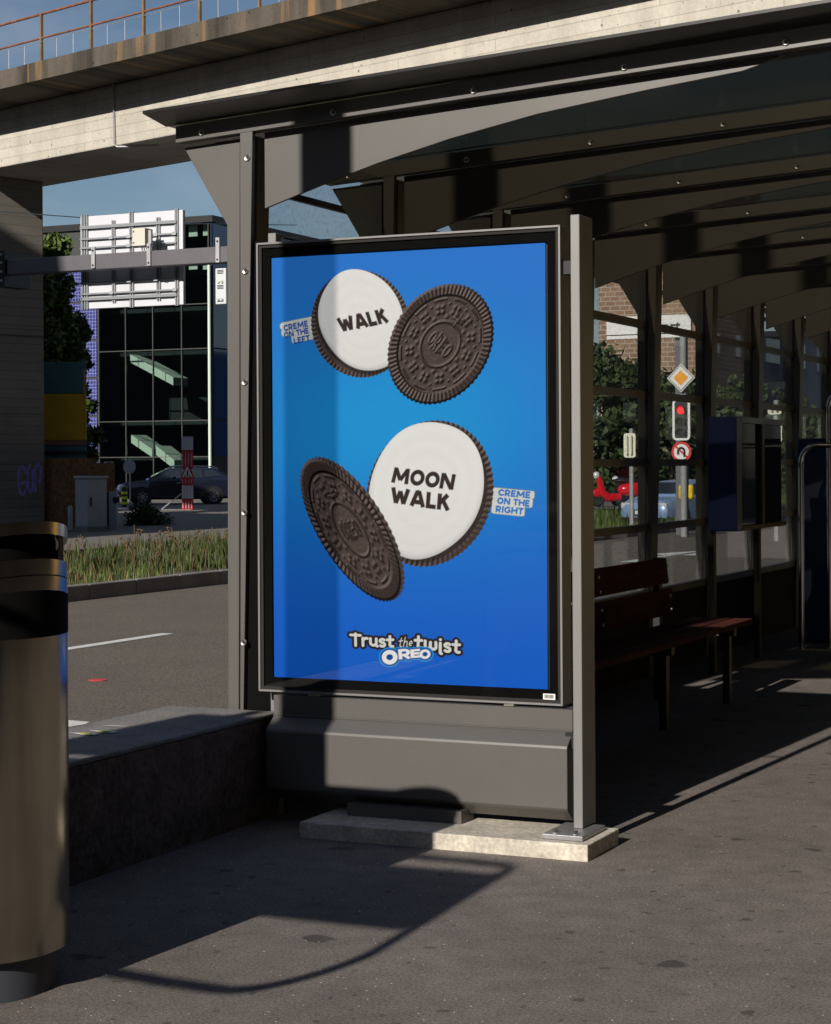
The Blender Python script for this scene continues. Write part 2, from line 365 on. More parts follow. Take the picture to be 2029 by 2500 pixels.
    def biscuit(c, a, b, ang, tdir, flip=1, thick=None, bright=1.0):
        if thick is not None:
            u, v = ell((c[0]+thick[0], c[1]+thick[1]), a, b, ang)
            th = np.arctan2(v, u); r = np.hypot(u, v)/(1+.012*np.cos(60*th))
            m = cov((r-1)*min(a, b)); shade(.004*np.cos(60*th), m, .35)
        u, v = ell(c, a, b, ang)
        rr = math.radians(ang); d = np.array([(tdir[0]*math.cos(rr)+tdir[1]*math.sin(rr))/a, (-tdir[0]*math.sin(rr)+tdir[1]*math.cos(rr))/b])
        d /= np.hypot(*d); x = u*d[0]+v*d[1]; y = (-u*d[1]+v*d[0])*flip
        r = np.hypot(u, v); th = np.arctan2(y, x)
        mask = cov((r/(1+.010*np.cos(66*th))-1)*min(a, b))
        h = np.zeros_like(r)
        rim = np.clip((r-.80)/.03, 0, 1)*np.clip((1.01-r)/.05, 0, 1)
        h += rim*(.020+.011*np.abs(np.cos(38*th)))
        h += .010*np.exp(-((r-.375)/.020)**2)
        dash = (np.abs(((th/(2*math.pi)*12)%1)-.5) < .32)
        h += .010*np.exp(-((r-.755)/.016)**2)*dash
        for k in range(12):
            a0 = (k+.5)*math.pi/6; cx, cy = .58*math.cos(a0), .58*math.sin(a0)
            lx = (x-cx)*math.cos(a0)+(y-cy)*math.sin(a0); ly = -(x-cx)*math.sin(a0)+(y-cy)*math.cos(a0)
            for s1, s2 in ((1,0),(-1,0),(0,1),(0,-1)):
                ox = .058*(s1+s2)*.75; oy = .058*(s1-s2)*.75
                h += .013*np.exp(-(((lx-ox)/.030)**2+((ly-oy)/.030)**2))
            h += .010*np.exp(-((x-.675*math.cos(a0+.26))**2+(y-.675*math.sin(a0+.26))**2)/.018**2)
            h += .008*np.exp(-((x-.455*math.cos(a0+.26))**2/.03**2+(y-.455*math.sin(a0+.26))**2/.03**2))
        bar = lambda x0, y0, hw, hh: np.clip(1.5-np.maximum(np.abs(x-x0)/hw, np.abs(y-y0)/hh), 0, .5)*2
        h += .009*np.maximum.reduce([bar(0, .47, .014, .09), bar(0, .47, .09, .016), bar(0, .53, .065, .014)])
        # lettering inside the oval
        let = np.zeros_like(h)
        xx = -.25
        for ch in 'OREO':
            w, st = G[ch]
            for pl in st:
                for (ax, ay), (bx, by) in zip(pl[:-1], pl[1:]):
                    sx = .115; sy = .26
                    A0 = (xx+ax*sx, -.13+ay*sy); B0 = (xx+bx*sx, -.13+by*sy)
                    ex, ey = B0[0]-A0[0], B0[1]-A0[1]; L2 = ex*ex+ey*ey+1e-9
                    tt = np.clip(((x-A0[0])*ex+(y-A0[1])*ey)/L2, 0, 1)
                    dd = np.hypot(x-A0[0]-tt*ex, y-A0[1]-tt*ey)
                    let = np.maximum(let, np.exp(-(dd/.018)**2))
            xx += .13
        h += .010*let
        h += grain*.0006
        sc = math.sqrt(a*b)/.23
        shade(h*.85*sc, mask, 1.0*bright)
    def wafer(c, a, b, ang):
        u, v = ell(c, a, b, ang); th = np.arctan2(v, u); r = np.hypot(u, v)
        mask = cov((r/(1+.008*np.cos(74*th))-1)*min(a, b))
        h = .0032*np.clip((r-.9)/.03, 0, 1)*np.cos(74*th)+.02*np.clip(1.02-r, 0, .08)
        shade(h, mask, .5)
    def cream(c, a, b, ang, sh):
        u, v = ell(c, a, b, ang); th = np.arctan2(v, u)
        r = np.hypot(u, v)/(1+.012*np.sin(3*th+1)+.008*np.sin(5*th))
        # soft contact shadow printed under the cream
        u2, v2 = ell((c[0]+sh[0], c[1]+sh[1]), a, b, ang)
        put(np.clip((1.05-np.hypot(u2, v2))/.05, 0, 1)*.55*cov((r-1.08)*min(a, b)), dark)
        m = cov((r-1)*min(a, b))
        col = s2l((238, 238, 235))*np.ones(X.shape+(1,))
        low = np.clip((-v*np.sign(math.sin(1))*0 + (-(Z-c[1])/max(a, b))), -1, 1)
        k = np.clip((r-.86)/.14, 0, 1)**2
        col = col*(1-.30*k[..., None]*np.clip(.5+low, 0, 1)[..., None])
        col = col*(1-.07*np.clip(low, 0, 1)[..., None])
        col = col*(1-.012*np.sin(26*r)[..., None])
        img[...] = img*(1-m[..., None])+col*m[..., None]
    def tag(boxes, ang, c):
        r = math.radians(ang); D = np.full(X.shape, 9.)
        for x0, x1, z0, z1, rad in boxes:
            dx = X-c[0]; dz = Z-c[1]
            u = dx*math.cos(r)+dz*math.sin(r); v = -dx*math.sin(r)+dz*math.cos(r)
            qx = np.abs(u-(x0+x1)/2)-(x1-x0)/2+rad; qz = np.abs(v-(z0+z1)/2)-(z1-z0)/2+rad
            D = np.minimum(D, np.hypot(np.maximum(qx, 0), np.maximum(qz, 0))+np.minimum(np.maximum(qx, qz), 0)-rad)
        put(cov(D-.001)*.5, s2l((10, 60, 130)))
        put(cov(D), s2l((150, 165, 165)))
        put(cov(D+.003), s2l((226, 229, 222)))
        put(cov(D+.006), s2l((216, 219, 211)))
    # tag left, biscuit 1 + 2
    tag([(0, .20, .053, .086, .016), (.003, .20, .024, .060, .016), (.045, .20, -.008, .03, .008)], 8.3, (.045, 1.351))
    blue = s2l((14, 78, 168))
    for s, p0, p1, h in (('CREME', (.0545, 1.4005), (.1660, 1.4170), .0250), ('ON THE', (.0560, 1.3725), (.1700, 1.3890), .0245), ('LEFT', (.1010, 1.3475), (.1750, 1.3590), .0245)):
        put(cov(text(s, p0, p1, (-.0035, h), .26)), blue)
    wafer((.3965, 1.4195), .2223, .2085, 142)
    cream((.4050, 1.4330), .2161, .1760, -53, (-.012, -.014))
    d = text('WALK', (.3120, 1.3880), (.5270, 1.4210), (-.0190, .0560), .29)
    put(cov(d-.0012)*.6, s2l((150, 145, 140))); put(cov(d), brown*(.75+.5*grain[..., None]))
    biscuit((.7451, 1.3272), .2515, .2068, -130.6, (.0850, -.0740), 1, None, 1.0)
    # tag right, biscuit 3 + 4
    tag([(0, .175, .070, .103, .010), (0, .170, .036, .075, .010), (0, .140, 0, .045, .010)], -5.0, (.955, .668))
    blue2 = s2l((30, 120, 205))
    for s, p0, p1, h in (('CREME', (.9850, .7375), (1.1170, .7265), .0255), ('ON THE', (.9805, .7060), (1.1140, .6945), .0255), ('RIGHT', (.9740, .6735), (1.0880, .6640), .0255)):
        put(cov(text(s, p0, p1, (.0030, h), .27)), blue2)
    wafer((.6937, .7446), .2958, .2622, -123.8)
    cream((.6790, .7590), .2775, .2368, -119.4, (.012, -.012))
    for s, p0, p1, u in (('MOON', (.5310, .7890), (.7970, .7590), (.0125, .0600)), ('WALK', (.5270, .7080), (.7830, .6770), (.0060, .0620))):
        d = text(s, p0, p1, u, .27)
        put(cov(d-.0012)*.6, s2l((150, 145, 140))); put(cov(d), brown*(.75+.5*grain[..., None]))
    biscuit((.3490, .6020), .3330, .1380, -54.6, (.062, .012), 1, (.014, .006), .9)
    # slogan
    parts = [('Trust', (.3480, .1400), (.5400, .1370), (-.0010, .0470), .215, .06),
             ('the', (.5550, .1385), (.6180, .1400), (.0085, .0400), .10, .02),
             ('twist', (.6280, .1370), (.8250, .1230), (.0010, .0520), .205, .05)]
    ds = [text(s, a, b, u, th, True, gp) for s, a, b, u, th, gp in parts]
    D = np.minimum.reduce(ds)
    put(cov(D-.0100), brown*.55*(.6+.8*grain[..., None]))
    put(cov(np.roll(D, (-2, 1), (0, 1))-.0012)*.8, dark)
    put(cov(D), s2l((222, 224, 218)))
    # logo
    lg = []
    def ring(c, rx, rz, ang, hole):
        u, v = ell(c, rx, rz, ang); o = (np.hypot(u, v)-1)*min(rx, rz)
        u, v = ell(c, rx*hole, rz*hole, ang); i = (np.hypot(u, v)-1)*min(rx, rz)*hole
        return o, np.maximum(o, -i)
    o1, r1 = ring((.5200, .0985), .0345, .0285, 8, .42); o2, r2 = ring((.6735, .1160), .0235, .0185, 8, .48)
    R = text('R', (.5600, .0910), (.6140, .0970), (-.0040, .0395), .25); E = text('E', (.6120, .0985), (.6570, .1035), (-.0030, .0330), .26)
    sol = np.minimum.reduce([o1, o2, R, E]); vis = np.minimum.reduce([r1, r2, R, E])
    put(cov(sol-.0105), s2l((70, 170, 225))); put(cov(sol-.0090), s2l((20, 130, 205))); put(cov(sol-.0055), s2l((12, 74, 160)))
    put(cov(vis-.0012), s2l((10, 50, 120))); put(cov(vis), s2l((240, 240, 240)))
    return nx, ny, np.clip(img, 0, 1)
# ---------------------------------------------------------------- materials in use
m_pave = asphalt('pavement_asphalt', (.180, .157, .141), .75, True, .16)
m_road = asphalt('road_asphalt', (.145, .124, .102), 1.0, False, .08, .45)
m_far = asphalt('far_paving', (.19, .17, .15), .3, False, .12, .3)
m_kerb = M('kerb_granite', (.22, .21, .20), .8, var=.2, vscale=2, grain=.3, gscale=90, bump=.3)
m_white_paint = M('road_paint_white', (.72, .72, .70), .7, var=.12, vscale=12, grain=.15, gscale=90)
m_red_paint = M('road_paint_red', (.62, .06, .08), .7, grain=.2)
m_steel = M('anthracite_paint', (.125, .119, .112), .42, .25, var=.05, vscale=3, grain=.16, gscale=700, spec=.5)
m_steel_lt = M('grey_paint', (.24, .236, .23), .45, .3, var=.05, grain=.14, gscale=700)
m_frame_in = M('frame_inner', (.030, .028, .027), .85, 0, spec=.2)
m_dark = M('black_paint', (.012, .012, .013), .45)
m_void = M('matt_black', (.004, .004, .004), .95, spec=.1)
m_bolt = M('bolt_steel', (.46, .44, .40), .38, 1.0)
m_brass = M('brass_bolt', (.70, .55, .30), .3, 1.0)
m_plate = M('galvanised_plate', (.36, .36, .37), .45, .7, var=.15, vscale=14, grain=.1, gscale=200)
m_slab = M('slab_concrete', (.52, .475, .40), .9, var=.22, vscale=9, grain=.22, gscale=60, bump=.4, bscale=50)
m_wall = M('shade_dark_concrete', (.115, .088, .068), .95, var=.35, vscale=7, grain=.35, gscale=45, bump=1.0, bscale=26)  # rough brown sides, coloured darker to deepen their shade
m_walltop = M('wall_coping', (.20, .19, .18), .9, var=.18, vscale=6, grain=.3, gscale=110, bump=.4, bscale=90)
m_ss = M('brushed_stainless', (.45, .41, .33), .20, 1.0, var=.12, vscale=4, streak=((9, 9, .4), .35), aniso=.6)
m_roofglass = glass_mat('fritted_roof_glass', (.295, .285, .24), 1.5, .22)
m_glass = glass_mat('wall_glass', (.86, .88, .88), 1.45, 0, dirt=.22)
m_caseglass = glass_mat('case_glass', (.95, .95, .95), 1.45, 0)
m_wood = M('red_brown_wood', (.085, .022, .014), .85, spec=.15, var=.3, vscale=5, streak=((30, 1, 30), .4), grain=.15)
m_blue = M('blue_enamel', (.006, .022, .13), .35, coat=.2)
m_darkglass = M('dark_display_glass', (.01, .012, .016), .05, spec=.6)

# ---------------------------------------------------------------- ground, road, verge
b = MB().add([(-900, -900, -.30), (900, -900, -.30), (900, 900, -.30), (-900, 900, -.30)], [(0, 1, 2, 3)])
struct(b.build('ground', m_far))
RX0, RX1, ZR = -10.30, -2.05, -.12
struct(MB().box(RX0, RX1, -60, 160, -.28, ZR).build('road', m_road))
struct(MB().box(-1.90, 16, -40, 60, -.26, 0).build('pavement', m_pave))
kb = struct(MB().box(-2.05, -1.90, -40, 60, -.26, -.02).build('kerb', m_kerb))
# far kerb of separate stones
fk = struct(MB().box(RX0-.12, RX0-.02, 2, 75, -.26, -.02).build('far_kerb', m_kerb))
st = MB().box(-.075, .075, .004, .996, -.13, .06)
proto = None
for i in range(34):
    y = 4+i*1.0
    if proto is None:
        proto = st.build('kerb_stone', m_kerb, fk, bevel=.012); proto.location = (RX0-.07, y, 0)
    else:
        share(proto, fk, (RX0-.07, y, random.Random(i).uniform(-.004, .004)))
struct(MB().box(-16.1, RX0-.15, -40, 75, -.26, -.05).build('verge_soil', M('verge_soil', (.10, .085, .06), .95, var=.3, vscale=3, grain=.3)))
struct(MB().box(-27, -16.1, -40, 75, -.26, -.10).build('path', m_far))
struct(MB().box(-16.25, -16.1, -40, 75, -.26, .04).build('path_kerb', m_kerb))
mk = struct(MB().box(-7.06, -6.93, 5.40, 8.41, ZR+.001, ZR+.005).build('lane_line', m_white_paint))
share(mk, None, (0, 9.0, 0)); share(mk, None, (0, 18.0, 0)); share(mk, None, (0, 27.0, 0))
wm = MB().add([(-4.55, 2.30, ZR+.005), (-4.16, 2.30, ZR+.005), (-4.11, 2.86, ZR+.005), (-4.14, 2.95, ZR+.005), (-4.33, 2.97, ZR+.005), (-4.60, 2.97, ZR+.005)], [(0, 1, 2, 3, 4, 5)])
struct(wm.build('stop_marking', m_white_paint))
struct(MB().lathe([(.07, ZR+.001), (.07, ZR+.005)], (-5.407, 4.912, 0), 14).build('red_survey_mark', m_red_paint))
# arrow seen through the shelter glass
ar = MB().add([(-7.2, 22.0, ZR+.005), (-6.95, 22.0, ZR+.005), (-6.95, 24.4, ZR+.005), (-6.5, 24.4, ZR+.005), (-7.08, 26.2, ZR+.005), (-7.65, 24.4, ZR+.005), (-7.2, 24.4, ZR+.005)], [(0, 1, 2, 6), (3, 4, 5)])
struct(ar.build('road_arrow', m_white_paint))

# ---------------------------------------------------------------- low wall
lw = thing('low_wall', 'low shade-darkened concrete block wall between road and shelter', 'wall', loc=(-1.54, .1, 0))
def rel(o, root):
    o.location = Vector(o.location) - Vector(root.location); o.parent = root; return o
def put(mb, name, mat, root, **k): return rel(mb.build(name, mat, **k), root)
put(MB().box(-1.80, -1.28, -2.25, .10, -.02, .405), 'block', m_wall, lw, bevel=.01)
put(MB().box(-1.803, -1.277, -2.253, .103, .405, .422), 'coping', m_walltop, lw, bevel=.006)
m_sticker = M('paper_white', (.80, .80, .78), .7); m_yel = M('yellow_print', (.75, .80, .03), .7)
for k, (dy, dx) in enumerate(((-.78, 0), (-.70, .03))):
    y = dy
    put(MB().add([(-1.70+dx, y+.01, .426), (-1.62+dx, y-.022, .426), (-1.57+dx, y-.010, .426), (-1.575+dx, y+.03, .426)], [(0, 1, 2, 3)]), 'paper_scrap', m_sticker, lw)
    put(MB().add([(-1.655+dx, y+.0, .4285), (-1.615+dx, y-.014, .4285), (-1.59+dx, y-.002, .4285), (-1.60+dx, y+.018, .4285)], [(0, 1, 2, 3)]), 'paper_scrap', m_yel, lw)
put(MB().add([(-1.71, -.553, .426), (-1.64, -.556, .426), (-1.585, -.540, .426), (-1.60, -.532, .426)], [(0, 1, 2, 3)]), 'paper_scrap', m_sticker, lw)

# ---------------------------------------------------------------- litter bin
BX, BY = -.957, -2.52       # stadium footprint, long axis x
bn = thing('litter_bin', 'brushed stainless steel oval litter bin with slanted open top and black slots', 'litter bin', loc=(BX, BY, 0))
def stadium(r, hl, n=20, flat=0):
    P = [(hl+r*math.cos(a), r*math.sin(a)) for a in [-math.pi/2+math.pi*i/n for i in range(n+1)]]
    P += [(-hl+r*math.cos(a), r*math.sin(a)) for a in [math.pi/2+math.pi*i/n for i in range(n+1)]]
    return P
BR, BH = .265, .15
SLX, SLY = .27, -.075          # slope of the slanted rims
def shell(name, z0, z1, r, mat, s0=1, s1=1, hl=BH, cap=True, rows=1, thick=None):
    P = stadium(r, hl); n = len(P); mb = MB()
    Z = lambda p, z, s: z+s*(SLX*(max(p[0], .15)-.409)+SLY*(p[1]+.056))
    mb.v = [(p[0], p[1], Z(p, z0, s0)) for p in P]+[(p[0], p[1], Z(p, z1, s1)) for p in P]
    mb.f = [(i, (i+1) % n, n+(i+1) % n, n+i) for i in range(n)]
    if thick:
        Q = stadium(r-thick, hl); mb.v += [(p[0], p[1], Z(p, z0, s0)) for p in Q]+[(p[0], p[1], Z(p, z1, s1)) for p in Q]
        mb.f += [(3*n+i, 3*n+(i+1) % n, 2*n+(i+1) % n, 2*n+i) for i in range(n)]
        mb.f += [(n+i, n+(i+1) % n, 3*n+(i+1) % n, 3*n+i) for i in range(n)]+[((i+1) % n, i, 2*n+i, 2*n+(i+1) % n) for i in range(n)]
    elif cap: mb.f += [tuple(range(n))[::-1], tuple(range(n, 2*n))]
    return mb.build(name, mat, bn, smooth=True)
shell('base', 0, .125, BR-.035, M('bin_plinth', (.05, .055, .07), .6), 0, 0)
shell('body', .115, 1.0, BR, m_ss, 0, 0, cap=False, thick=.008)
shell('dark_core', .90, 1.272, BR-.035, m_void, 0, 1)  # black solid filling the opening, in place of shade inside
shell('slot_panel', .972, 1.100, BR+.001, m_void, 0, 1, thick=.006)
shell('collar', 1.100, 1.139, BR, m_ss, 1, 1, thick=.008)
shell('seam', 1.137, 1.145, BR-.004, m_dark, 1, 1, thick=.006)
shell('hood_band', 1.143, 1.185, BR, m_ss, 1, 1, thick=.008)
shell('rim', 1.252, 1.286, BR, m_ss, 1, 1, thick=.02)
for a in (-2.0, .35, 1.4, 3.0):
    sx, sy = math.cos(a), math.sin(a)
    px_ = (BH if sx > 0 else -BH)+(BR-.02)*sx; py_ = (BR-.02)*sy
    zz = SLX*(max(px_, .15)-.409)+SLY*(py_+.056)
    MB().box(px_-.012, px_+.012, py_-.012, py_+.012, 1.15+zz, 1.255+zz).build('strut', m_dark, bn)

# ---------------------------------------------------------------- bus shelter
sh = thing('bus_shelter', 'dark grey steel bus shelter with arched roof ribs and glass roof', 'bus shelter', loc=(0, 0, 0))
SLOPE = .057
zb = lambda x: 2.789+SLOPE*(x+1.75)
Y0, DY, NF = .10, 1.37, 11
XL, XR = -1.753, 2.6
def poly_obj(name, poly, y0, y1, mat, bevel=.002): return MB().prism(poly, 'y', y0, y1).build(name, mat, sh, bevel=bevel, seg=1)
flange = [(-1.455, 0), (-1.452, 0), (-1.383, 2.789+SLOPE*.367), (-1.442, 2.789+SLOPE*.308)]
wing = [(-1.549, 0), (-1.500, 0), (-1.474, 2.79), (-1.746, 2.776), (-1.539, 2.438)]
web = [(-1.549, 0), (-1.462, 0), (-1.396, 2.80), (-1.60, 2.79), (-1.539, 2.438)]
ribb = [(-1.361, 2.496), (-1.099, 2.576), (-.836, 2.649), (-.519, 2.723), (-.147, 2.791), (.298, 2.846), (.663, 2.884), (.80, 2.920)]
rib = ribb + [(.80, 2.933), (-1.361, 2.812)]
def chan(x0, x1):
    mb = MB()
    for (ya, yb, za, zb_) in ((0, .012, 0, .069), (.0125, .13, .0575, .0685), (.0125, .055, .0005, .010)):
        mb.add([(x0, ya, zb(x0)+za), (x1, ya, zb(x1)+za), (x1, yb, zb(x1)+za), (x0, yb, zb(x0)+za), (x0, ya, zb(x0)+zb_), (x1, ya, zb(x1)+zb_), (x1, yb, zb(x1)+zb_), (x0, yb, zb(x0)+zb_)],
            [(0,3,2,1),(4,5,6,7),(0,1,5,4),(1,2,6,5),(2,3,7,6),(3,0,4,7)])
    return mb
protos = [MB().prism(flange, 'y', 0, .026).build('column_flange', m_steel, sh, bevel=.002, seg=1),
          MB().prism(wing, 'y', .056, .068).build('wing_plate', m_steel, sh, bevel=.002, seg=1),
          MB().prism(web, 'y', .068, .175).build('column', m_steel, sh, bevel=.002, seg=1),
          MB().prism(rib, 'y', .060, .075).build('rib', m_steel, sh, bevel=.002, seg=1),
          chan(XL, XR).build('purlin', m_steel, sh, bevel=.0015, seg=1)]
for p in protos: p.location = (0, Y0, 0)
# bolts: washer ring with dark socket
def bolt_mesh():
    mb = MB(); n = 14
    prof = [(.014, 0), (.014, -.004), (.0115, -.006), (.0055, -.0045), (.005, -.001)]
    base = 0
    for r, y in prof: mb.v += [(r*math.cos(2*math.pi*i/n), y, r*math.sin(2*math.pi*i/n)) for i in range(n)]
    for j in range(len(prof)-1): mb.f += [(j*n+i, j*n+(i+1) % n, (j+1)*n+(i+1) % n, (j+1)*n+i) for i in range(n)]
    mb.f.append(tuple((len(prof)-1)*n+i for i in range(n)))
    return mb
bolt0 = bolt_mesh().build('bolt', m_bolt, sh, smooth=True); bolt0.location = (-1.407, Y0, 2.701)
sock0 = MB().lathe([(.0052, 0), (.0052, .0016)], n=8).build('socket', m_dark, bolt0); sock0.rotation_euler = (R(90), 0, 0); sock0.location = (0, -.0012, 0)
boltpos = [(-1.407, 2.701), (-1.419, 2.235), (-1.425, 1.776), (-1.430, 1.238), (-1.437, .70)]
fb = [(-1.626+.617*i, zb(-1.626+.617*i)+.026) for i in range(7)]
def bolt_at(x, y, z):
    c = share(bolt0, sh, (x, y, z)); d = sock0.copy(); COL.objects.link(d); d.parent = c
for (x, z) in boltpos[1:]+fb: bolt_at(x, Y0, z)
for k in range(1, NF):
    for p in protos: share(p, sh, (0, Y0+DY*k, 0))
    for (x, z) in fb[:6]:
        if k < 8: bolt_at(x, Y0+DY*k, z)
# roof panes
rp = None
ya0 = .10
for k in range(NF):
    y0 = ya0 if k == 0 else Y0+DY*k+.006; y1 = Y0+DY*(k+1)-.006
    mb = MB(); x0, x1 = -1.79, XR+.05; zt = lambda x: zb(x)+.086
    mb.obox((x0, y0, zt(x0)-.012), (x1-x0, 0, zt(x1)-zt(x0)), (0, y1-y0, 0), (0, 0, .012))
    mb.build('roof_pane', m_roofglass, sh)
m_frit = glass_mat('front_frit_glass', (.13, .13, .13), 1.5, .35)
mb = MB(); x0, x1 = -1.80, XR+.05; mb.obox((x0, -.080, zb(x0)+.100), (x1-x0, 0, zb(x1)-zb(x0)), (0, .182, -.026), (0, 0, .012)); mb.build('front_visor', m_frit, sh)
# glazed road side
XG = -1.475
ml = MB().box(XG-.022, XG+.022, .0, DY, -.024, .024)
mull0 = None
ZM = [.555, .998, 1.434, 1.891, 2.36]
for k in range(NF-1):
    ya = Y0+DY*k
    for z in ZM:
        if mull0 is None: mull0 = MB().box(XG-.022, XG+.022, .176, DY+.067, -.024, .024).build('mullion', m_steel, sh); mull0.location = (0, ya, z)
        else: share(mull0, sh, (0, ya, z))
    zz = [-.02]+ZM+[2.83]
    for j in range(len(zz)-1):
        g = MB().box(XG-.004-(.004 if j == 0 else 0), XG+.004+(.004 if j == 0 else 0), ya+.175, ya+DY+.067, zz[j]+.02, zz[j+1]-.02)
        g.build('glass_pane' if j else 'kick_panel', m_glass if j else m_frame_in, sh)
MB().box(-1.80, -1.775, .40, Y0+DY*NF, 2.685, 2.715).build('gutter_rail', m_steel, sh)

# ---------------------------------------------------------------- advertising case
ac = thing('advertising_case', 'x', 'poster case', loc=(-.6, 0, 0))
ac['label'] = 'tall glazed poster case with black border in a grey metal frame'
W, H, ZB = 1.3136, 1.8196, .515
x0, x1, z0, z1 = -W, 0, ZB, ZB+H
def ring4(mb, x0, x1, z0, z1, w, ya, yb):
    mb.prism([(x0, z0), (x1, z0), (x1-w, z0+w), (x0+w, z0+w)], 'y', ya, yb); mb.prism([(x1, z0), (x1, z1), (x1-w, z1-w), (x1-w, z0+w)], 'y', ya, yb)
    mb.prism([(x1, z1), (x0, z1), (x0+w, z1-w), (x1-w, z1-w)], 'y', ya, yb); mb.prism([(x0, z1), (x0, z0), (x0+w, z0+w), (x0+w, z1-w)], 'y', ya, yb); return mb
put(ring4(MB(), x0, x1, z0, z1, .0085, 0, .10), 'frame', m_steel_lt, ac, bevel=.001, seg=1)
put(ring4(MB(), x0+.0087, x1-.0087, z0+.0087, z1-.0087, .0125, .007, .10), 'inner_frame', m_frame_in, ac)
put(ring4(MB(), x0+.0213, x1-.0213, z0+.0213, z1-.0213, .0365, .016, .0175), 'border', m_void, ac)
put(MB().box(x0+.022, x1-.022, .0125, .0150, z0+.022, z1-.022), 'glass', m_caseglass, ac)
put(MB().box(x0+.012, x1-.012, .034, .099, z0+.012, z1-.012), 'back_box', m_dark, ac)
put(MB().box(-1.3136, -1.277, .1005, .14, 0, 2.385), 'support_leg', m_steel_lt, ac, bevel=.002, seg=1)
prof = [(-.010, .505), (-.010, .428), (-.016, .428), (-.016, .422), (-.012, .420), (-.072, .376), (-.075, .366), (-.075, .142), (-.068, .132), (-.012, .088), (.10, .088), (.10, .505)]
put(MB().prism(prof, 'x', -1.238, .044), 'plinth_cabinet', m_steel, ac, bevel=.0015, seg=1)
put(MB().prism([(-.0125, .4285), (-.0125, .5045), (.09, .5045), (.09, .4285)], 'x', -1.236, .042), 'plinth_top_panel', m_steel, ac)
put(MB().box(-.86, -.375, -.105, .02, .06, .108), 'plinth_foot', m_steel, ac)
put(MB().box(-.235, -.195, -.012, .03, .507, .5145), 'lock', m_bolt, ac)
put(MB().box(-1.08, -1.04, -.012, .03, .507, .5145), 'lock', m_bolt, ac)
# right hand post, base plate and bolts belong to the case
put(MB().box(-1.452, -1.3145, .128, .138, 0, 2.36), 'slit_blocker', m_void, ac)  # black strip added to stop sunlight through the slit beside the case
put(MB().box(.083, .119, -.116, .03, .0805, 2.354), 'mounting_post', m_steel_lt, ac, bevel=.003)
put(MB().box(.011, .168, -.256, -.005, .062, .080), 'base_plate', m_plate, ac, bevel=.002)
for bx in (.050, .128):
    put(MB().lathe([(.016, .080), (.016, .083), (.0001, .083)], (bx, -.222, 0), 16), 'washer', m_plate, ac)
    put(MB().cyl((bx, -.222, .083), (bx, -.222, .097), .011, 6), 'hex_bolt', m_bolt, ac)
for bz in (.395, .125, 2.18):
    put(MB().ball((.083, -.075, bz), .016, 12, 8, (.55, 1, 1)), 'dome_bolt', m_brass if bz > .3 else m_bolt, ac, smooth=True)
put(MB().box(.02, .083, -.03, .03, .36, .42), 'bracket', m_dark, ac); put(MB().box(.001, .083, .03, .07, 2.15, 2.2), 'bracket', m_dark, ac)
# bar-code sticker on the border glass
sk = put(MB().box(-.0835, -.0345, .0118, .0122, .5305, .5585), 'sticker', m_sticker, ac)
rr = random.Random(3); xx = -.078; mb = MB()
while xx < -.041:
    w = rr.choice((.0007, .0012, .0018)); mb.box(xx, xx+w, .0112, .0116, .541, .555); xx += w+rr.choice((.0008, .0014))
put(mb, 'bar_code', m_dark, ac)
# base slab
tag(MB().box(-.97, .203, -.30, .05, -.02, .060).build('base_slab', m_slab, bevel=.004), 'pale concrete base slab under the poster case', 'slab')
# cigarette ends on the paving in front of the slab
m_filter = M('filter_orange', (.75, .42, .16), .8); m_paper = M('cigarette_paper', (.8, .78, .74), .8)
for i, (px, py, a) in enumerate(((1052, 1781, .1), (996, 1777, .5), (985, 1775, -.3))):
    p = on(px, py, 'z', .004); d = Vector((math.cos(a), math.sin(a), 0))*.014
    t = thing('cigarette_end', ['orange filter cigarette end beside the concrete base slab', 'crushed white cigarette end beside the concrete base slab', 'brown cigarette end beside the concrete base slab'][i], 'cigarette end', 'cigarette ends on the paving', loc=(p.x, p.y, 0))
    rel(MB().cyl(p-d+Vector((0, 0, .001)), p+Vector((0, 0, .001)), .004, 8).build('filter', m_filter if i != 1 else m_paper), t); rel(MB().cyl(p+Vector((0, 0, .001))+d*.02, p+d*.9+Vector((0, 0, .001)), .0038, 8).build('paper', m_paper), t)

# poster
nx_, ny_, img = make_print()
V = np.zeros((nx_*ny_, 3), np.float32)
gx, gz = np.meshgrid(np.linspace(0, PW, nx_), np.linspace(0, PH, ny_))
wav = .0011*np.sin(gx*7+.6)*np.sin(gz*3.1+.4)+.0007*np.sin(gx*3.3-gz*5.2+1.)+.0006*np.exp(-((gx-1.02)/.05)**2)*np.sin(gz*9)
V[:, 0] = (gx-1.2554).ravel(); V[:, 1] = (.0265+wav).ravel(); V[:, 2] = (gz+.5729).ravel()
I, J = np.meshgrid(np.arange(nx_-1), np.arange(ny_-1)); a = (J*nx_+I).ravel()
Fq = np.stack([a, a+1, a+nx_+1, a+nx_], 1)
m_print = bpy.data.materials.new('poster_print'); m_print.use_nodes = True
nn = m_print.node_tree.nodes; at_ = nn.new('ShaderNodeAttribute'); at_.attribute_name = 'print'
m_print.node_tree.links.new(at_.outputs['Color'], nn['Principled BSDF'].inputs['Base Color']); nn['Principled BSDF'].inputs['Roughness'].default_value = .5; nn['Principled BSDF'].inputs['Specular IOR Level'].default_value = .08
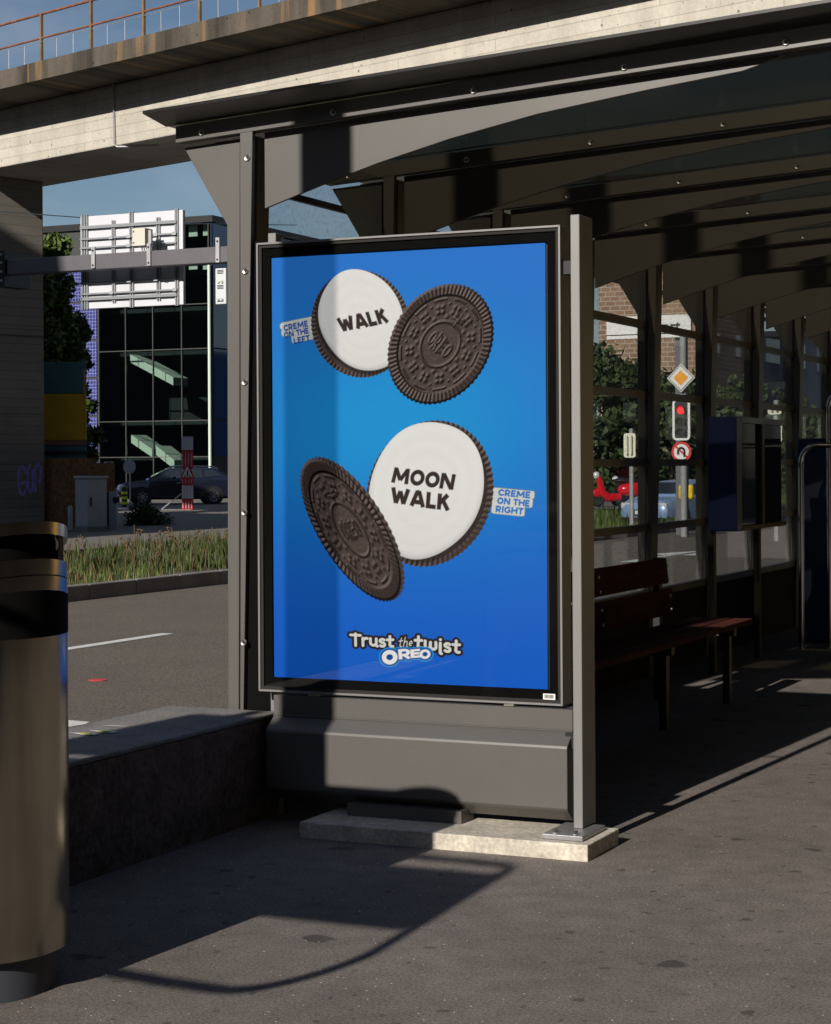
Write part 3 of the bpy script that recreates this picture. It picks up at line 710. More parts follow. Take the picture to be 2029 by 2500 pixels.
# glow added so the print stays bright in the mast's shadow
sc_p = nn.new('ShaderNodeVectorMath'); sc_p.operation = 'SCALE'; sc_p.inputs['Scale'].default_value = .36; m_print.node_tree.links.new(at_.outputs['Color'], sc_p.inputs[0]); m_print.node_tree.links.new(sc_p.outputs[0], nn['Principled BSDF'].inputs['Base Color'])
m_print.node_tree.links.new(at_.outputs['Color'], nn['Principled BSDF'].inputs['Emission Color']); nn['Principled BSDF'].inputs['Emission Strength'].default_value = .54
po = npmesh('poster', V, Fq, m_print)
ca = po.data.color_attributes.new('print', 'FLOAT_COLOR', 'POINT')
rgba = np.ones((nx_*ny_, 4), np.float32); rgba[:, :3] = img.reshape(-1, 3); ca.data.foreach_set('color', rgba.ravel())
po.data.polygons.foreach_set('use_smooth', np.ones(len(Fq), bool))
tag(po, 'self-glowing blue poster of split chocolate sandwich biscuits reading WALK and MOON WALK', 'poster')

# ---------------------------------------------------------------- bench
be = thing('bench', 'red-brown slatted wooden bench inside the dark shelter', 'bench', loc=(-.75, 3.0, 0))
def slat(x, z, w, t, y0, y1, tilt):
    mb = MB(); d = Vector((math.sin(tilt), 0, math.cos(tilt)))*w; nrm = Vector((math.cos(tilt), 0, -math.sin(tilt)))*t
    mb.obox((x, y0, z), nrm, (0, y1-y0, 0), d); return mb
put(slat(-.985, .70, .155, .035, 1.5, 4.42, -.10), 'back_slat', m_wood, be, bevel=.006)
put(slat(-.962, .515, .155, .035, 1.5, 4.46, -.10), 'back_slat', m_wood, be, bevel=.006)
for i, xx in enumerate((-.90, -.765, -.63)):
    put(MB().box(xx, xx+.115, 1.5, 4.72, .445, .480), 'seat_slat', m_wood, be, bevel=.006)
for y in (1.75, 3.1, 4.35):
    put(MB().box(-.92, -.53, y, y+.06, .40, .444), 'seat_support', m_dark, be); put(MB().box(-1.03, -.99, y, y+.06, .0, .86), 'leg', m_dark, be); put(MB().box(-.60, -.56, y, y+.06, 0, .40), 'leg', m_dark, be)
    for z in (.73, .81, .55, .63):
        put(MB().cyl((-.98+(.8-z)*.1+.02, y+.03, z), (-.98+(.8-z)*.1+.0365, y+.03, z), .009, 8), 'screw', m_bolt, be)

# ---------------------------------------------------------------- ticket case and hoop rails further down the shelter
tc = thing('display_cabinet', 'blue framed glass timetable cabinet hanging between the shelter columns', 'cabinet', loc=(-1.0, 6.4, 0))
put(MB().box(-1.10, -.90, 5.79, 5.93, .97, 1.74), 'side_panel', m_blue, tc, bevel=.01)
put(MB().box(-1.09, -.93, 5.93, 7.12, 1.00, 1.70), 'display_glass', m_darkglass, tc)
put(MB().box(-1.10, -.90, 5.93, 7.14, 1.70, 1.74), 'top_rail', m_blue, tc); put(MB().box(-1.10, -.90, 5.93, 7.14, .97, 1.00), 'bottom_rail', m_dark, tc)
put(MB().box(-.925, -.905, 6.48, 6.55, 1.00, 1.70), 'centre_post', m_dark, tc)
put(MB().box(-1.12, -1.08, 5.86, 5.92, 0, .97), 'leg', m_dark, tc); put(MB().box(-1.12, -1.08, 7.05, 7.11, 0, .97), 'leg', m_dark, tc)
m_chrome = M('polished_tube', (.62, .60, .56), .18, 1.0)
def hoop(label, x0, x1, y, h, r=.022):
    rc = .13; P = [(x0, y, 0), (x0, y, h-rc)]+[(x0+rc-rc*math.cos(a), y, h-rc+rc*math.sin(a)) for a in [math.pi/2*i/6 for i in range(1, 7)]]
    P += [(x1-rc+rc*math.sin(a), y, h-rc+rc*math.cos(a)) for a in [math.pi/2*i/6 for i in range(0, 7)]]+[(x1, y, 0)]
    t = thing('hoop_rail', label, 'rail', 'steel hoop rails in the shelter', loc=(x0, y, 0))
    rel(MB().tube(P, r, 10).build('tube', m_chrome, smooth=True), t)
    mb = MB().lathe([(.05, 0), (.05, .008)], (x0, y, 0), 14); rel(mb.build('foot_plate', m_chrome), t)
    rel(MB().lathe([(.05, 0), (.05, .008)], (x1, y, 0), 14).build('foot_plate', m_chrome), t)
hoop('lower bent steel tube hoop standing behind the bench', -.958, -.20, 7.861, 1.56)
hoop('taller bent steel tube hoop standing behind the lower one', -.768, .15, 7.98, 1.98)
bs = thing('blue_ticket_machine', 'blue ticket machine standing behind the steel hoops', 'ticket machine', loc=(-.8, 8.6, 0))
put(MB().box(-1.12, -.40, 8.4, 8.9, 0, 1.62), 'body', M('machine_body', (.012, .03, .10), .4), bs, bevel=.02)
put(MB().box(-1.10, -.42, 8.392, 8.399, 1.45, 1.60), 'header', m_blue, bs); put(MB().box(-.95, -.80, 8.392, 8.399, .95, 1.2), 'keypad', m_blue, bs); put(MB().box(-.98, -.5, 8.392, 8.399, .4, .62), 'tray', m_blue, bs)

# ---------------------------------------------------------------- street furniture behind the camera that throws the shadows
ms = thing('lighting_mast', 'round grey steel lighting mast beyond the low wall', 'mast', loc=(-1.285, -3.2, 0))
rel(MB().tube([(-1.285, -3.2, 0), (-1.285, -3.2, 9.0)], [.125, .115], 20).build('shaft', m_steel_lt, smooth=True), ms)
rel(MB().box(-1.45, -1.12, -3.36, -3.04, 0, .03).build('base_plate', m_plate), ms)
rel(MB().tube([(-1.285, -3.2, 8.9), (-2.2, -3.2, 9.5), (-3.4, -3.2, 9.6)], [.06, .05, .04], 10).build('arm', m_steel_lt, smooth=True), ms); rel(MB().box(-4.1, -3.35, -3.34, -3.06, 9.54, 9.64).build('lamp_head', m_steel_lt, bevel=.02), ms)
st = thing('bus_stop_sign', 'bus stop post with tube hooped timetable board and flag sign', 'bus stop sign', loc=(-1.6, -5.1, 0))
XS = .04
arcp = [(-.15-.17+.17*math.sin(a), -5.1, 1.32+.24-.24*math.cos(a)) for a in [math.pi/2*i/8 for i in range(9)]]
P = [(-1.66, -5.1, 1.40), (-1.0, -5.1, 1.355), (-.50, -5.1, 1.323)]+arcp+[(-.23, -5.1, 1.88), (-.285, -5.1, 2.11), (-.30, -5.1, 2.155), (-.35, -5.1, 2.18), (-1.66, -5.1, 2.20)]
rel(MB().tube(P, .022, 10).build('hoop', m_chrome, smooth=True), st)
rel(MB().prism([(-1.60, 1.70), (-.21, 1.70), (-.285, 2.10), (-1.60, 2.10)], 'y', -5.115, -5.085).build('board', m_steel_lt), st)
rel(MB().tube([(-1.68, -5.1, 0), (-1.68, -5.1, 2.85)], .04, 12).build('post', m_steel_lt, smooth=True), st)
rel(MB().box(-1.885, -1.47, -5.145, -5.142, 2.27, 2.80).build('flag', m_blue), st)
rel(MB().box(-1.885, -1.47, -5.142, -5.139, 2.27, 2.80).build('flag_back', m_steel_lt), st)
# ================================================================ viaduct
BD = Vector((.948, -.318, 0)).normalized(); BI = Vector((.318, .948, 0)).normalized()      # along (towards the shelter side), into
B0 = at(0, 350, 45.0)
def onp(px, py, p0, n):
    r = ray(px, py); return CAM + r*((p0-CAM).dot(n)/r.dot(n))
ZS = B0.z
ZJ = onp(0, 229, B0, BI).z
OV = 1.32
E0 = B0 - BI*OV
ZE0 = onp(0, 186, E0, BI).z; ZE1 = onp(0, 148, E0, BI).z
pb = on(92, 390, 'z', ZS); SOF = (pb-B0).dot(BI)
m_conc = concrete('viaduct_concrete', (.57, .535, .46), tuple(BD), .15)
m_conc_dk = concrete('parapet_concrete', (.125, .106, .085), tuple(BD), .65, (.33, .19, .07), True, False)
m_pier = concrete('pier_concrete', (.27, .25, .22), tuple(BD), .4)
m_rust = M('rusty_rail', (.26, .105, .06), .75, .2, var=.3, vscale=5, grain=.2)
m_ochre = M('rusty_post', (.20, .135, .075), .8, var=.25, vscale=5, grain=.2)
m_galv = M('galvanised', (.42, .43, .44), .5, .5, var=.1)
vd = thing('viaduct', 'pale board-marked concrete road viaduct with rusty railing crossing overhead', 'viaduct', loc=(B0.x, B0.y, 0))
S0, S1 = -38., 60.
def bpt(s, t, z): p = B0+BD*s+BI*t; return Vector((p.x, p.y, z))
def bprism(prof, s0, s1):    # profile (t, z)
    mb = MB(); n = len(prof)
    mb.v = [tuple(bpt(s0, t, z)) for t, z in prof]+[tuple(bpt(s1, t, z)) for t, z in prof]
    mb.f = [tuple(range(n)), tuple(range(n, 2*n))[::-1]]+[(i, n+i, n+(i+1) % n, (i+1) % n) for i in range(n)]
    return mb
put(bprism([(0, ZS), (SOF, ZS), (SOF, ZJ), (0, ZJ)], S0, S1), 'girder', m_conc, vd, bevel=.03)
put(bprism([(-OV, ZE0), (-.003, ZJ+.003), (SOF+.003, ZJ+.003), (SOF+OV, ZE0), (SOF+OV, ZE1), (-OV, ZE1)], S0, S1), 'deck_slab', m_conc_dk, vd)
pipe_s = (onp(239, 260, B0, BI)-B0).dot(BD)
put(MB().tube([bpt(pipe_s, -.03, ZJ), bpt(pipe_s+.05, -.03, ZS+.03), bpt(pipe_s+.1, -.02, ZS-.03), bpt(pipe_s+.9, .5, ZS-.04)], .022, 6), 'drain_pipe', m_galv, vd)
# railing
rs = [(onp(px, py, E0, BI)-B0).dot(BD) for px, py in ((83, 127), (187, 101), (298, 74), (415, 46), (538, 17))]
dS = (rs[-1]-rs[0])/4
ZR0, ZR1, ZR2 = ZE1, ZE1+1.02, ZE1+.50
post = None
for k in range(-12, 24):
    s = rs[0]+dS*k
    p = bpt(s, -OV+.05, ZR0)
    if post is None: post = MB().box(-.028, .028, -.028, .028, -.02, 1.04).build('rail_post', m_ochre, vd); post.rotation_euler = (0, 0, math.atan2(BD.y, BD.x)); post.location = p-vd.location
    else: c = share(post, vd, p-vd.location)
for z, r in ((ZR1, .030), (ZR2, .024)):
    put(MB().tube([bpt(S0, -OV+.05, z), bpt(S1, -OV+.05, z)], r, 8), 'rail', m_rust, vd)
mw = MB()
for k in range(-36, 72):
    s = rs[0]+dS*k/3
    if k % 3: mw.cyl(bpt(s, -OV+.02, ZR0), bpt(s, -OV+.02, ZR2-.09), .007, 5)
for z in (ZR2-.09,): mw.cyl(bpt(S0, -OV+.02, z), bpt(S1, -OV+.02, z), .006, 5)
put(mw, 'mesh_frame', m_galv, vd)
# pier
pt = .35
PC = onp(92, 700, bpt(0, pt+1.68, 0), BI); ps = (PC-B0).dot(BD)
def pbox(s0, s1, t0, t1, z0, z1):
    o = bpt(s0, t0, z0); return MB().obox(o, BD*(s1-s0), BI*(t1-t0), (0, 0, z1-z0))
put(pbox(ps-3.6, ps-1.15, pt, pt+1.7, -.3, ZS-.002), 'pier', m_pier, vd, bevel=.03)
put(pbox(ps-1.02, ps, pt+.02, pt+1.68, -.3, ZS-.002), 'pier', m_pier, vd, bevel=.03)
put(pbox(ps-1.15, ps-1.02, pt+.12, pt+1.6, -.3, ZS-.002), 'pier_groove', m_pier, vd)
# graffiti tag as flat paint on the pier face
m_paintv = M('violet_spray', (.17, .13, .38), .8, var=.25, vscale=8)
def ribbon(px_pts, w):
    mb = MB(); P = [onp(a, b_, bpt(0, pt+.012, 0), BI) for a, b_ in px_pts]
    up = Vector((0, 0, 1)); n = len(P)
    for i, p in enumerate(P):
        d = (P[min(i+1, n-1)]-P[max(i-1, 0)]).normalized(); q = d.cross(BI).normalized()*w/2
        mb.v += [tuple(p-q), tuple(p+q)]
    mb.f = [(2*i, 2*i+1, 2*i+3, 2*i+2) for i in range(n-1)]
    return mb
def zz(a, b_): return (a/10.69/S, (1080+b_/10.69)/S)
for pts in ([(690, 820), (650, 700), (570, 620), (500, 720), (480, 900), (490, 1150), (540, 1330), (600, 1370), (670, 1280), (700, 1150), (690, 1060), (640, 1030), (560, 1080)],
            [(790, 540), (740, 700), (725, 900), (740, 1150), (780, 1320), (830, 1280), (865, 1100), (860, 900), (850, 700)],
            [(905, 640), (915, 900), (920, 1300)], [(870, 1000), (960, 1000)], [(930, 640), (990, 560), (1060, 640), (1070, 850), (1030, 1060)]):
    put(ribbon([zz(*p) for p in pts], .075), 'graffiti', m_paintv, vd)

# ================================================================ sign gantry
YG = 28.4
m_beam = M('gantry_grey', (.13, .125, .14), .5, .3, var=.05, grain=.1, gscale=200)
gt = thing('sign_gantry', 'dark grey horizontal steel sign gantry beam bolted to the viaduct pier', 'gantry', loc=tuple(on(100, 555, 'y', YG)))
a = on(14, 558, 'y', YG); c = on(620, 522, 'y', YG); zc_ = (a.z+c.z)/2
put(MB().obox((a.x, YG, a.z-.17), (c.x-a.x, 0, c.z-a.z), (0, .3, 0), (0, 0, .34)), 'beam', m_beam, gt, bevel=.02)
put(MB().box(a.x-.35, a.x-.02, YG-.05, YG+.9, a.z-.42, a.z+.36), 'end_bracket', m_dark, gt)
for dz in (-.3, -.1, .1, .28): put(MB().cyl((a.x-.1, YG-.052, a.z+dz), (a.x-.1, YG-.075, a.z+dz), .03, 8), 'bracket_bolt', m_galv, gt)
for px, y0, y1 in ((195, 527, 560), (311, 520, 555), (455, 508, 548)):
    p0 = on(px, y1, 'y', YG-.03); p1 = on(px, y0, 'y', YG-.03)
    put(MB().box(p0.x-.045, p0.x+.045, YG-.045, YG-.002, p0.z, p1.z+.12), 'clamp_strap', m_galv, gt)
    for z in (p0.z+.06, p1.z+.04): put(MB().cyl((p0.x, YG-.046, z), (p0.x, YG-.06, z), .022, 6), 'clamp_bolt', m_dark, gt)
# big sign, seen from behind
YS = YG+.62
m_alu = M('sign_back_white', (.62, .64, .69), .6, .0, var=.04, vscale=1.5)
m_rail = M('sign_rail_grey', (.30, .32, .34), .5, .4)
tl, tr, bl, br = (on(px, py, 'y', YS) for px, py in ((170, 452), (388, 438), (169, 645), (383, 637)))
sg = thing('traffic_sign', 'large white traffic sign seen from behind with grid of grey mounting rails', 'traffic sign', loc=((tl.x+tr.x)/2, YS, bl.z))
xa, xb, za, zb2 = bl.x, br.x, (bl.z+br.z)/2, (tl.z+tr.z)/2
put(MB().box(xa, xb, YS, YS+.10, za, zb2), 'sign_panel', m_alu, sg, bevel=.01)
def sx(px): return on(px, 540, 'y', YS).x
def szz(py): return on(280, py, 'y', YS).z
for px in (174, 179, 184, 237, 241, 274, 279, 330, 335, 369, 373):
    lo, hi = (za-.02, zb2+.03) if px in (174, 179, 184, 274, 279, 369, 373) else (szz(630), szz(458))
    put(MB().box(sx(px)-.016, sx(px)+.016, YS-.05, YS-.001, lo, hi), 'mounting_rail', m_rail, sg)
for py in (468, 471, 494, 513, 587, 610, 619, 622):
    put(MB().box(xa+.04, xb-.12, YS-.085, YS-.051, szz(py)-.017, szz(py)+.017), 'cross_rail', m_rail, sg)
for px, py in ((274, 494), (237, 494), (330, 494), (274, 513), (369, 494), (274, 587), (330, 587), (369, 610), (237, 610)):
    put(MB().box(sx(px)-.05, sx(px)+.05, YS-.11, YS-.086, szz(py)-.035, szz(py)+.035), 'rail_clip', m_galv, sg)
cb = on(300, 497, 'y', YG+.1)
ccb = thing('control_box', 'cream electrical control box with cables on the gantry beam', 'control box', loc=tuple(cb))
put(MB().box(cb.x-.16, cb.x+.16, YG-.1, YG+.22, cb.z-.19, cb.z+.19), 'housing', M('cream_box', (.62, .60, .52), .6), ccb, bevel=.01)
put(MB().box(cb.x+.165, cb.x+.24, YG+.02, YG+.06, cb.z-.22, cb.z+.15), 'mounting_plate', m_galv, ccb)
for i in range(3): put(MB().tube([(cb.x-.05+.05*i, YG+.1, cb.z-.19), (cb.x-.03+.06*i, YG+.1, cb.z-.27), (cb.x+.03+.06*i, YG+.12, cb.z-.36)], .012, 6), 'cable', m_alu, ccb)
for z in (-.12, .12): put(MB().cyl((cb.x-.12, YG-.1, cb.z+z), (cb.x-.12, YG-.108, cb.z+z), .018, 8), 'latch', m_dark, ccb)
ls0, ls1 = on(451, 636, 'y', YG), on(470, 560, 'y', YG)
ls = thing('lane_signal', 'pale ribbed signal housing hanging under the gantry beam', 'signal', loc=(ls0.x, YG, ls0.z))
put(MB().box(ls0.x, ls0.x+.26, YG-.02, YG+.12, ls0.z, ls1.z), 'housing', M('pale_housing', (.60, .62, .63), .6), ls, bevel=.015)
for f in (.9, .94, .86, .52, .48, .44, .08): put(MB().box(ls0.x+.05, ls0.x+.2, YG-.026, YG-.0205, ls0.z+(ls1.z-ls0.z)*f-.008, ls0.z+(ls1.z-ls0.z)*f+.008), 'louvre', m_dark, ls)
for f in (.62, .13): 
    for dx in (.08, .17): put(MB().cyl((ls0.x+dx, YG-.02, ls0.z+(ls1.z-ls0.z)*f), (ls0.x+dx, YG-.05, ls0.z+(ls1.z-ls0.z)*f), .028, 10), 'knob', M('cream_knob', (.6, .57, .45), .5) if dx < .1 and f > .5 else m_galv, ls)

# ================================================================ glass office building
YB = 74.0
cr = on(441, 450, 'y', YB); ZT = cr.z; XC = cr.x
m_curtain = glass_mat('curtain_glass', (.78, .84, .82), 1.6, .0, gl=.9)
m_sideglass = M('sky_tinted_side_glass', (.012, .035, .12), .06, spec=.8)  # opaque pane; the blue of reflected sky is put into its colour
m_mull = M('mullion_grey', (.055, .058, .055), .5, .3)
m_floor = M('interior_dark', (.010, .018, .019), .8)  # dark teal, tinted in place of sky mirrored by the glass
m_pale = M('stair_pale', (.62, .72, .62), .7)
gb = thing('glass_building', 'dark glass curtain wall office building with photovoltaic corner panels', 'building', loc=(XC, YB, -.3))
fx = lambda px: on(px, 700, 'y', YB).x
fz = lambda py: on(300, py, 'y', YB).z
cols = [207, 263, 320, 380, 437]
rows = [fz(1060), fz(955), fz(880), fz(732), fz(640), fz(545), ZT-.35]
XCL = [fx(c) for c in cols]
put(MB().box(XC-26, XC-.3, YB+6, YB+24, -.3, ZT-.1), 'core', m_floor, gb)
put(MB().box(XC-26.2, XC+.15, YB-.15, YB+24, ZT-.32, ZT), 'roof_edge', m_dark, gb)
for z in rows[:-1]:
    put(MB().box(XC-26, XC-.35, YB+1.8, YB+6, z-.15, z+.05), 'floor_slab', m_floor, gb)
for i in range(len(XCL)-1):
    for j in range(len(rows)-1):
        put(MB().box(XCL[i]+.04, XCL[i+1]-.04, YB, YB+.03, rows[j]+.04, rows[j+1]-.04), 'glass_pane', m_curtain, gb)
for x in XCL: put(MB().box(x-.024, x+.024, YB-.05, YB+.06, -.3, ZT-.33), 'mullion', m_mull, gb)
for z in rows: put(MB().box(XCL[0], XC, YB-.04, YB+.05, z-.024, z+.024), 'transom', m_mull, gb)
put(MB().tube([(XCL[-1]+.12, YB-.2, -.3), (XCL[-1]+.12, YB-.2, fz(560))], .07, 8), 'downpipe', m_pale, gb)
put(MB().box(XC-.05, XC+.02, YB, YB+24, -.3, ZT-.33), 'side_wall', m_floor, gb)
for k in range(14):
    y0 = YB+.05+1.7*k
    for j, (z0, z1) in enumerate(((fz(955), fz(880)), (fz(880), fz(732)), (fz(732), fz(545)), (fz(545), ZT-.35))):
        put(MB().box(XC+.02, XC+.05, y0+.04, y0+1.66, z0+.04, z1-.04), 'side_pane', m_sideglass, gb)
# stairs seen through the glass
def stair(a, b_, th, y):
    p, q = on(a[0], a[1], 'y', y), on(b_[0], b_[1], 'y', y); dz = Vector((0, 0, th)); mb = MB()
    mb.obox(p, q-p, (0, 1.4, 0), (0, 0, th)); return mb
put(stair((272, 757), (362, 805), .40, YB+1.0), 'stair_flight', m_pale, gb)
put(stair((274, 925), (318, 955), .40, YB+1.0), 'stair_flight', m_pale, gb)
put(stair((326, 950), (364, 980), .45, YB+1.0), 'stair_flight', m_pale, gb)
for px, py, w, h in ((394, 541, .5, .55), (424, 541, .35, .5), (394, 612, .5, .5), (424, 612, .35, .5)):
    p = on(px, py-70, 'y', YB+.6); put(MB().box(p.x, p.x+w, YB+.6, YB+.64, p.z-h, p.z+h*.5), 'blind', m_pale, gb)
# photovoltaic panels: cells drawn by the glass print of each module
m_pv = bpy.data.materials.new('pv_cells'); m_pv.use_nodes = True; nt = m_pv.node_tree; n = nt.nodes; l = nt.links
tcx = n.new('ShaderNodeTexCoord'); bk = n.new('ShaderNodeTexBrick'); bk.offset = 0; bk.inputs['Scale'].default_value = 1; bk.inputs['Brick Width'].default_value = .17; bk.inputs['Row Height'].default_value = .17; bk.inputs['Mortar Size'].default_value = .012; bk.inputs['Bias'].default_value = .2
bk.inputs['Color1'].default_value = (.02, .022, .12, 1); bk.inputs['Color2'].default_value = (.055, .06, .27, 1); bk.inputs['Mortar'].default_value = (.24, .27, .42, 1)
sp = n.new('ShaderNodeSeparateXYZ'); cb_ = n.new('ShaderNodeCombineXYZ'); l.new(tcx.outputs['Object'], sp.inputs[0]); l.new(sp.outputs[0], cb_.inputs[0]); l.new(sp.outputs[2], cb_.inputs[1]); l.new(cb_.outputs[0], bk.inputs['Vector'])
l.new(bk.outputs['Color'], n['Principled BSDF'].inputs['Base Color']); n['Principled BSDF'].inputs['Roughness'].default_value = .25
pvw, pvh = (XCL[0]-fx(150))*.98, fz(800)-fz(876)
pv0 = None
zz0 = fz(1026)
for i in range(8):
    for j in range(9):
        x = XCL[0]-.06-(i+1)*pvw*1.03; z = zz0+j*pvh*1.06
        if z+pvh > ZT-.4: continue
        if pv0 is None: pv0 = MB().box(0, pvw, -.04, 0, 0, pvh).build('solar_panel', m_pv, gb); pv0.location = Vector((x, YB-.02, z))-gb.location
        else: share(pv0, gb, Vector((x, YB-.02, z))-gb.location)
put(MB().box(XC-26, XCL[0]-.05, YB+.0, YB+.3, -.3, ZT-.33), 'backing_wall', m_mull, gb)

# ================================================================ foliage
def leaf_mat(name, c, var=.4):
    m = M(name, c, .6, 0, var=var, vscale=1.4, grain=.35, gscale=9, spec=.3); b = m.node_tree.nodes['Principled BSDF']
    return m
m_leaf = leaf_mat('poplar_leaf', (.085, .135, .03)); m_leafd = leaf_mat('bush_leaf', (.042, .065, .02)); m_bark = M('bark', (.10, .08, .06), .9, var=.3, grain=.3, bump=.6)
def leaves(name, centers, radii, nleaf, size, mat, parent, seed=1, squash=1.0):
    rng = np.random.RandomState(seed); w = np.array(radii)**2; w = w/w.sum()
    idx = rng.choice(len(centers), nleaf, p=w); C = np.array(centers)[idx]; r = np.array(radii)[idx]
    d = rng.normal(size=(nleaf, 3)); d /= np.linalg.norm(d, axis=1, keepdims=True)
    P = C + d*(r*(.35+.65*rng.rand(nleaf)**.6)*(.8+.4*rng.rand(nleaf)))[:, None]*np.array([1, 1, squash])
    a = rng.normal(size=(nleaf, 3)); a /= np.linalg.norm(a, axis=1, keepdims=True); b = np.cross(a, rng.normal(size=(nleaf, 3))); b /= np.linalg.norm(b, axis=1, keepdims=True)
    s = (size*(.6+.8*rng.rand(nleaf)))[:, None]
    V = np.stack([P-a*s, P+b*s*.45, P+a*s, P-b*s*.45], 1).reshape(-1, 3)
    if parent is not None: V = V-np.array(parent.location)
    return npmesh(name, V, np.arange(nleaf*4).reshape(-1, 4), mat, parent)
def tree(name, label, cat, base, h, rx, nclump, nleaf, size, mat, seed, trunk_r=.15, low=.25, group=None):
    t = thing(name, label, cat, group, loc=tuple(base)); rg = random.Random(seed); base = Vector(base)
    cs, rs_ = [], []
    mb = MB().tube([base, base+Vector((.1, .05, h*.5)), base+Vector((.05, .1, h*.92))], [trunk_r, trunk_r*.7, trunk_r*.2], 8)
    for i in range(nclump):
        f = low+(1-low)*(i+rg.random())/nclump; w = rx*math.sin(math.pi*min(1, .22+.78*f*.97))**.6*(1.05-.35*f)
        a = rg.uniform(0, 6.28); q = w*rg.uniform(.25, .95)
        c = base+Vector((math.cos(a)*q, math.sin(a)*q, h*f)); cs.append(tuple(c)); rs_.append(rx*rg.uniform(.22, .42))
        mb.tube([base+Vector((.05, .05, h*max(.1, f-.15))), c], [trunk_r*.3, trunk_r*.08], 5)
    rel(mb.build('trunk', m_bark, smooth=True), t)
    leaves('crown', cs, rs_, nleaf, size, mat, t, seed, 1.0)
    return t
g0 = at(118, 1100, 58)
tree('poplar_tree', 'slender poplar tree beside the viaduct pier with sunlit top', 'tree', (g0.x, g0.y, -.2), 8.4, 1.05, 60, 10000, .115, m_leaf, 5, .14, .22)
g1 = at(60, 1100, 62)
tree('poplar_tree', 'taller poplar tree mostly hidden behind the viaduct pier', 'tree', (g1.x-.5, g1.y, -.2), 9.8, 1.5, 50, 9000, .12, m_leaf, 8, .14, .2)
g2 = at(163, 1100, 66)
tree('poplar_tree', 'dark low poplar in front of the photovoltaic panels', 'tree', (g2.x, g2.y, -.2), 6.6, .9, 40, 6500, .12, m_leafd, 11, .12, .2)

# ================================================================ site things on the far pavement
m_cab = M('cabinet_grey', (.36, .40, .42), .6, var=.05)
c0, c1, c2 = on(152, 1110, 'z', -.1), on(183, 1111, 'z', -.1), on(222, 1106, 'z', -.1)
kc = thing('utility_cabinet', 'grey roadside utility cabinet with overhanging lid and plinth', 'cabinet', loc=tuple(c1))
def quadbox(mb, P, z0, z1):
    n = len(P); mb.add([(p.x, p.y, z0) for p in P]+[(p.x, p.y, z1) for p in P], [tuple(range(n))[::-1], tuple(range(n, 2*n))]+[(i, (i+1) % n, n+(i+1) % n, n+i) for i in range(n)]); return mb
e1 = (RT*.35+FW*-.12); e2 = (RT*.46+FW*.25)
L_ = c1-RT*.36+FW*.30; Rr = c1+RT*.44+FW*.22; bk_ = L_+(Rr-c1)
zt = on(183, 994, 'zc', 0) if False else at(183, 994, (c1-CAM).dot(FW)).z
put(quadbox(MB(), [c1, Rr, bk_, L_], -.1, .02), 'plinth', M('cabinet_plinth', (.2, .2, .2), .8), kc)
put(quadbox(MB(), [c1+FW*.02, Rr-RT*.02+FW*.01, bk_-FW*.02, L_+RT*.02+FW*.01], .02, zt-.06), 'housing', m_cab, kc, bevel=.01)
put(quadbox(MB(), [c1-FW*.03, Rr+RT*.03, bk_+FW*.03, L_-RT*.03], zt-.06, zt), 'lid', m_cab, kc, bevel=.01)
pm = c1+(Rr-c1)*.18-FW*.01; put(MB().box(pm.x, pm.x+.03, pm.y-.04, pm.y, .5, .7), 'handle', m_dark, kc)
p = on(147, 1110, 'z', -.1); t = thing('short_post', 'short pale round post beside the utility cabinet', 'post', loc=tuple(p)); put(MB().lathe([(.055, 0), (.055, .56), (.04, .60), (.001, .61)], tuple(p), 12), 'shaft', m_cab, t, smooth=True); put(MB().lathe([(.08, 0), (.08, .02)], tuple(p), 12), 'foot', m_dark, t)
p = on(236, 1106, 'z', -.1); t = thing('marker_post', 'flat grey marker post with dark cap beside the utility cabinet', 'post', loc=tuple(p))
put(MB().box(p.x-.11, p.x+.11, p.y, p.y+.06, -.1, .82), 'board', m_cab, t); put(MB().box(p.x+.02, p.x+.2, p.y-.03, p.y-.002, .55, .68), 'lamp', m_dark, t); put(MB().box(p.x-.26, p.x-.115, p.y+.01, p.y+.1, -.1, .8), 'backing_post', m_dark, t)
m_osb = M('osb_board', (.20, .10, .045), .8, var=.25, vscale=1.2, grain=.4, gscale=14)
h0 = at(60, 1097, 47.6); h1 = at(240, 1097, 47.6); hz = at(150, 957, (h0-CAM).dot(FW)).z
hd = thing('plywood_hoarding', 'brown chipboard site hoarding behind the utility cabinet', 'hoarding', loc=tuple(h1))
for i in range(4):
    a_, b_ = h0.lerp(h1, i/4), h0.lerp(h1, (i+1)/4)-(h1-h0).normalized()*.012
    put(MB().obox((a_.x, a_.y, -.1), b_-a_, (0, .03, 0), (0, 0, hz+.1-(.12 if i == 3 else 0))), 'board', m_osb, hd)
for f in (.1, .5, .9): q = h0.lerp(h1, f); put(MB().box(q.x, q.x+.08, q.y+.04, q.y+.12, -.1, hz-.1), 'stud', m_osb, hd)
m_cyel = M('container_yellow', (.62, .40, .015), .6, var=.12, vscale=1.5); m_cblu = M('container_blue', (.05, .17, .22), .6, var=.15, vscale=1.5)
ZC = 50
ka, kb_ = at(60, 757, ZC), at(180, 757, ZC); zl, zm, zh = at(120, 930, ZC).z, at(120, 822, ZC).z, ka.z
kt = thing('yellow_container', 'blue and yellow site container stacked behind the hoarding', 'container', loc=(kb_.x, kb_.y, zl))
W_ = kb_-ka; W_.z = 0; Dp = kb_-CAM; Dp.z = 0; Dp = Dp.normalized()*2.4
put(MB().obox((ka.x, ka.y, zl+.12), W_, Dp, (0, 0, zm-zl-.12)), 'lower_shell', m_cyel, kt, bevel=.03); put(MB().obox((ka.x, ka.y, zm), W_, Dp, (0, 0, zh-zm)), 'upper_shell', m_cblu, kt, bevel=.03)
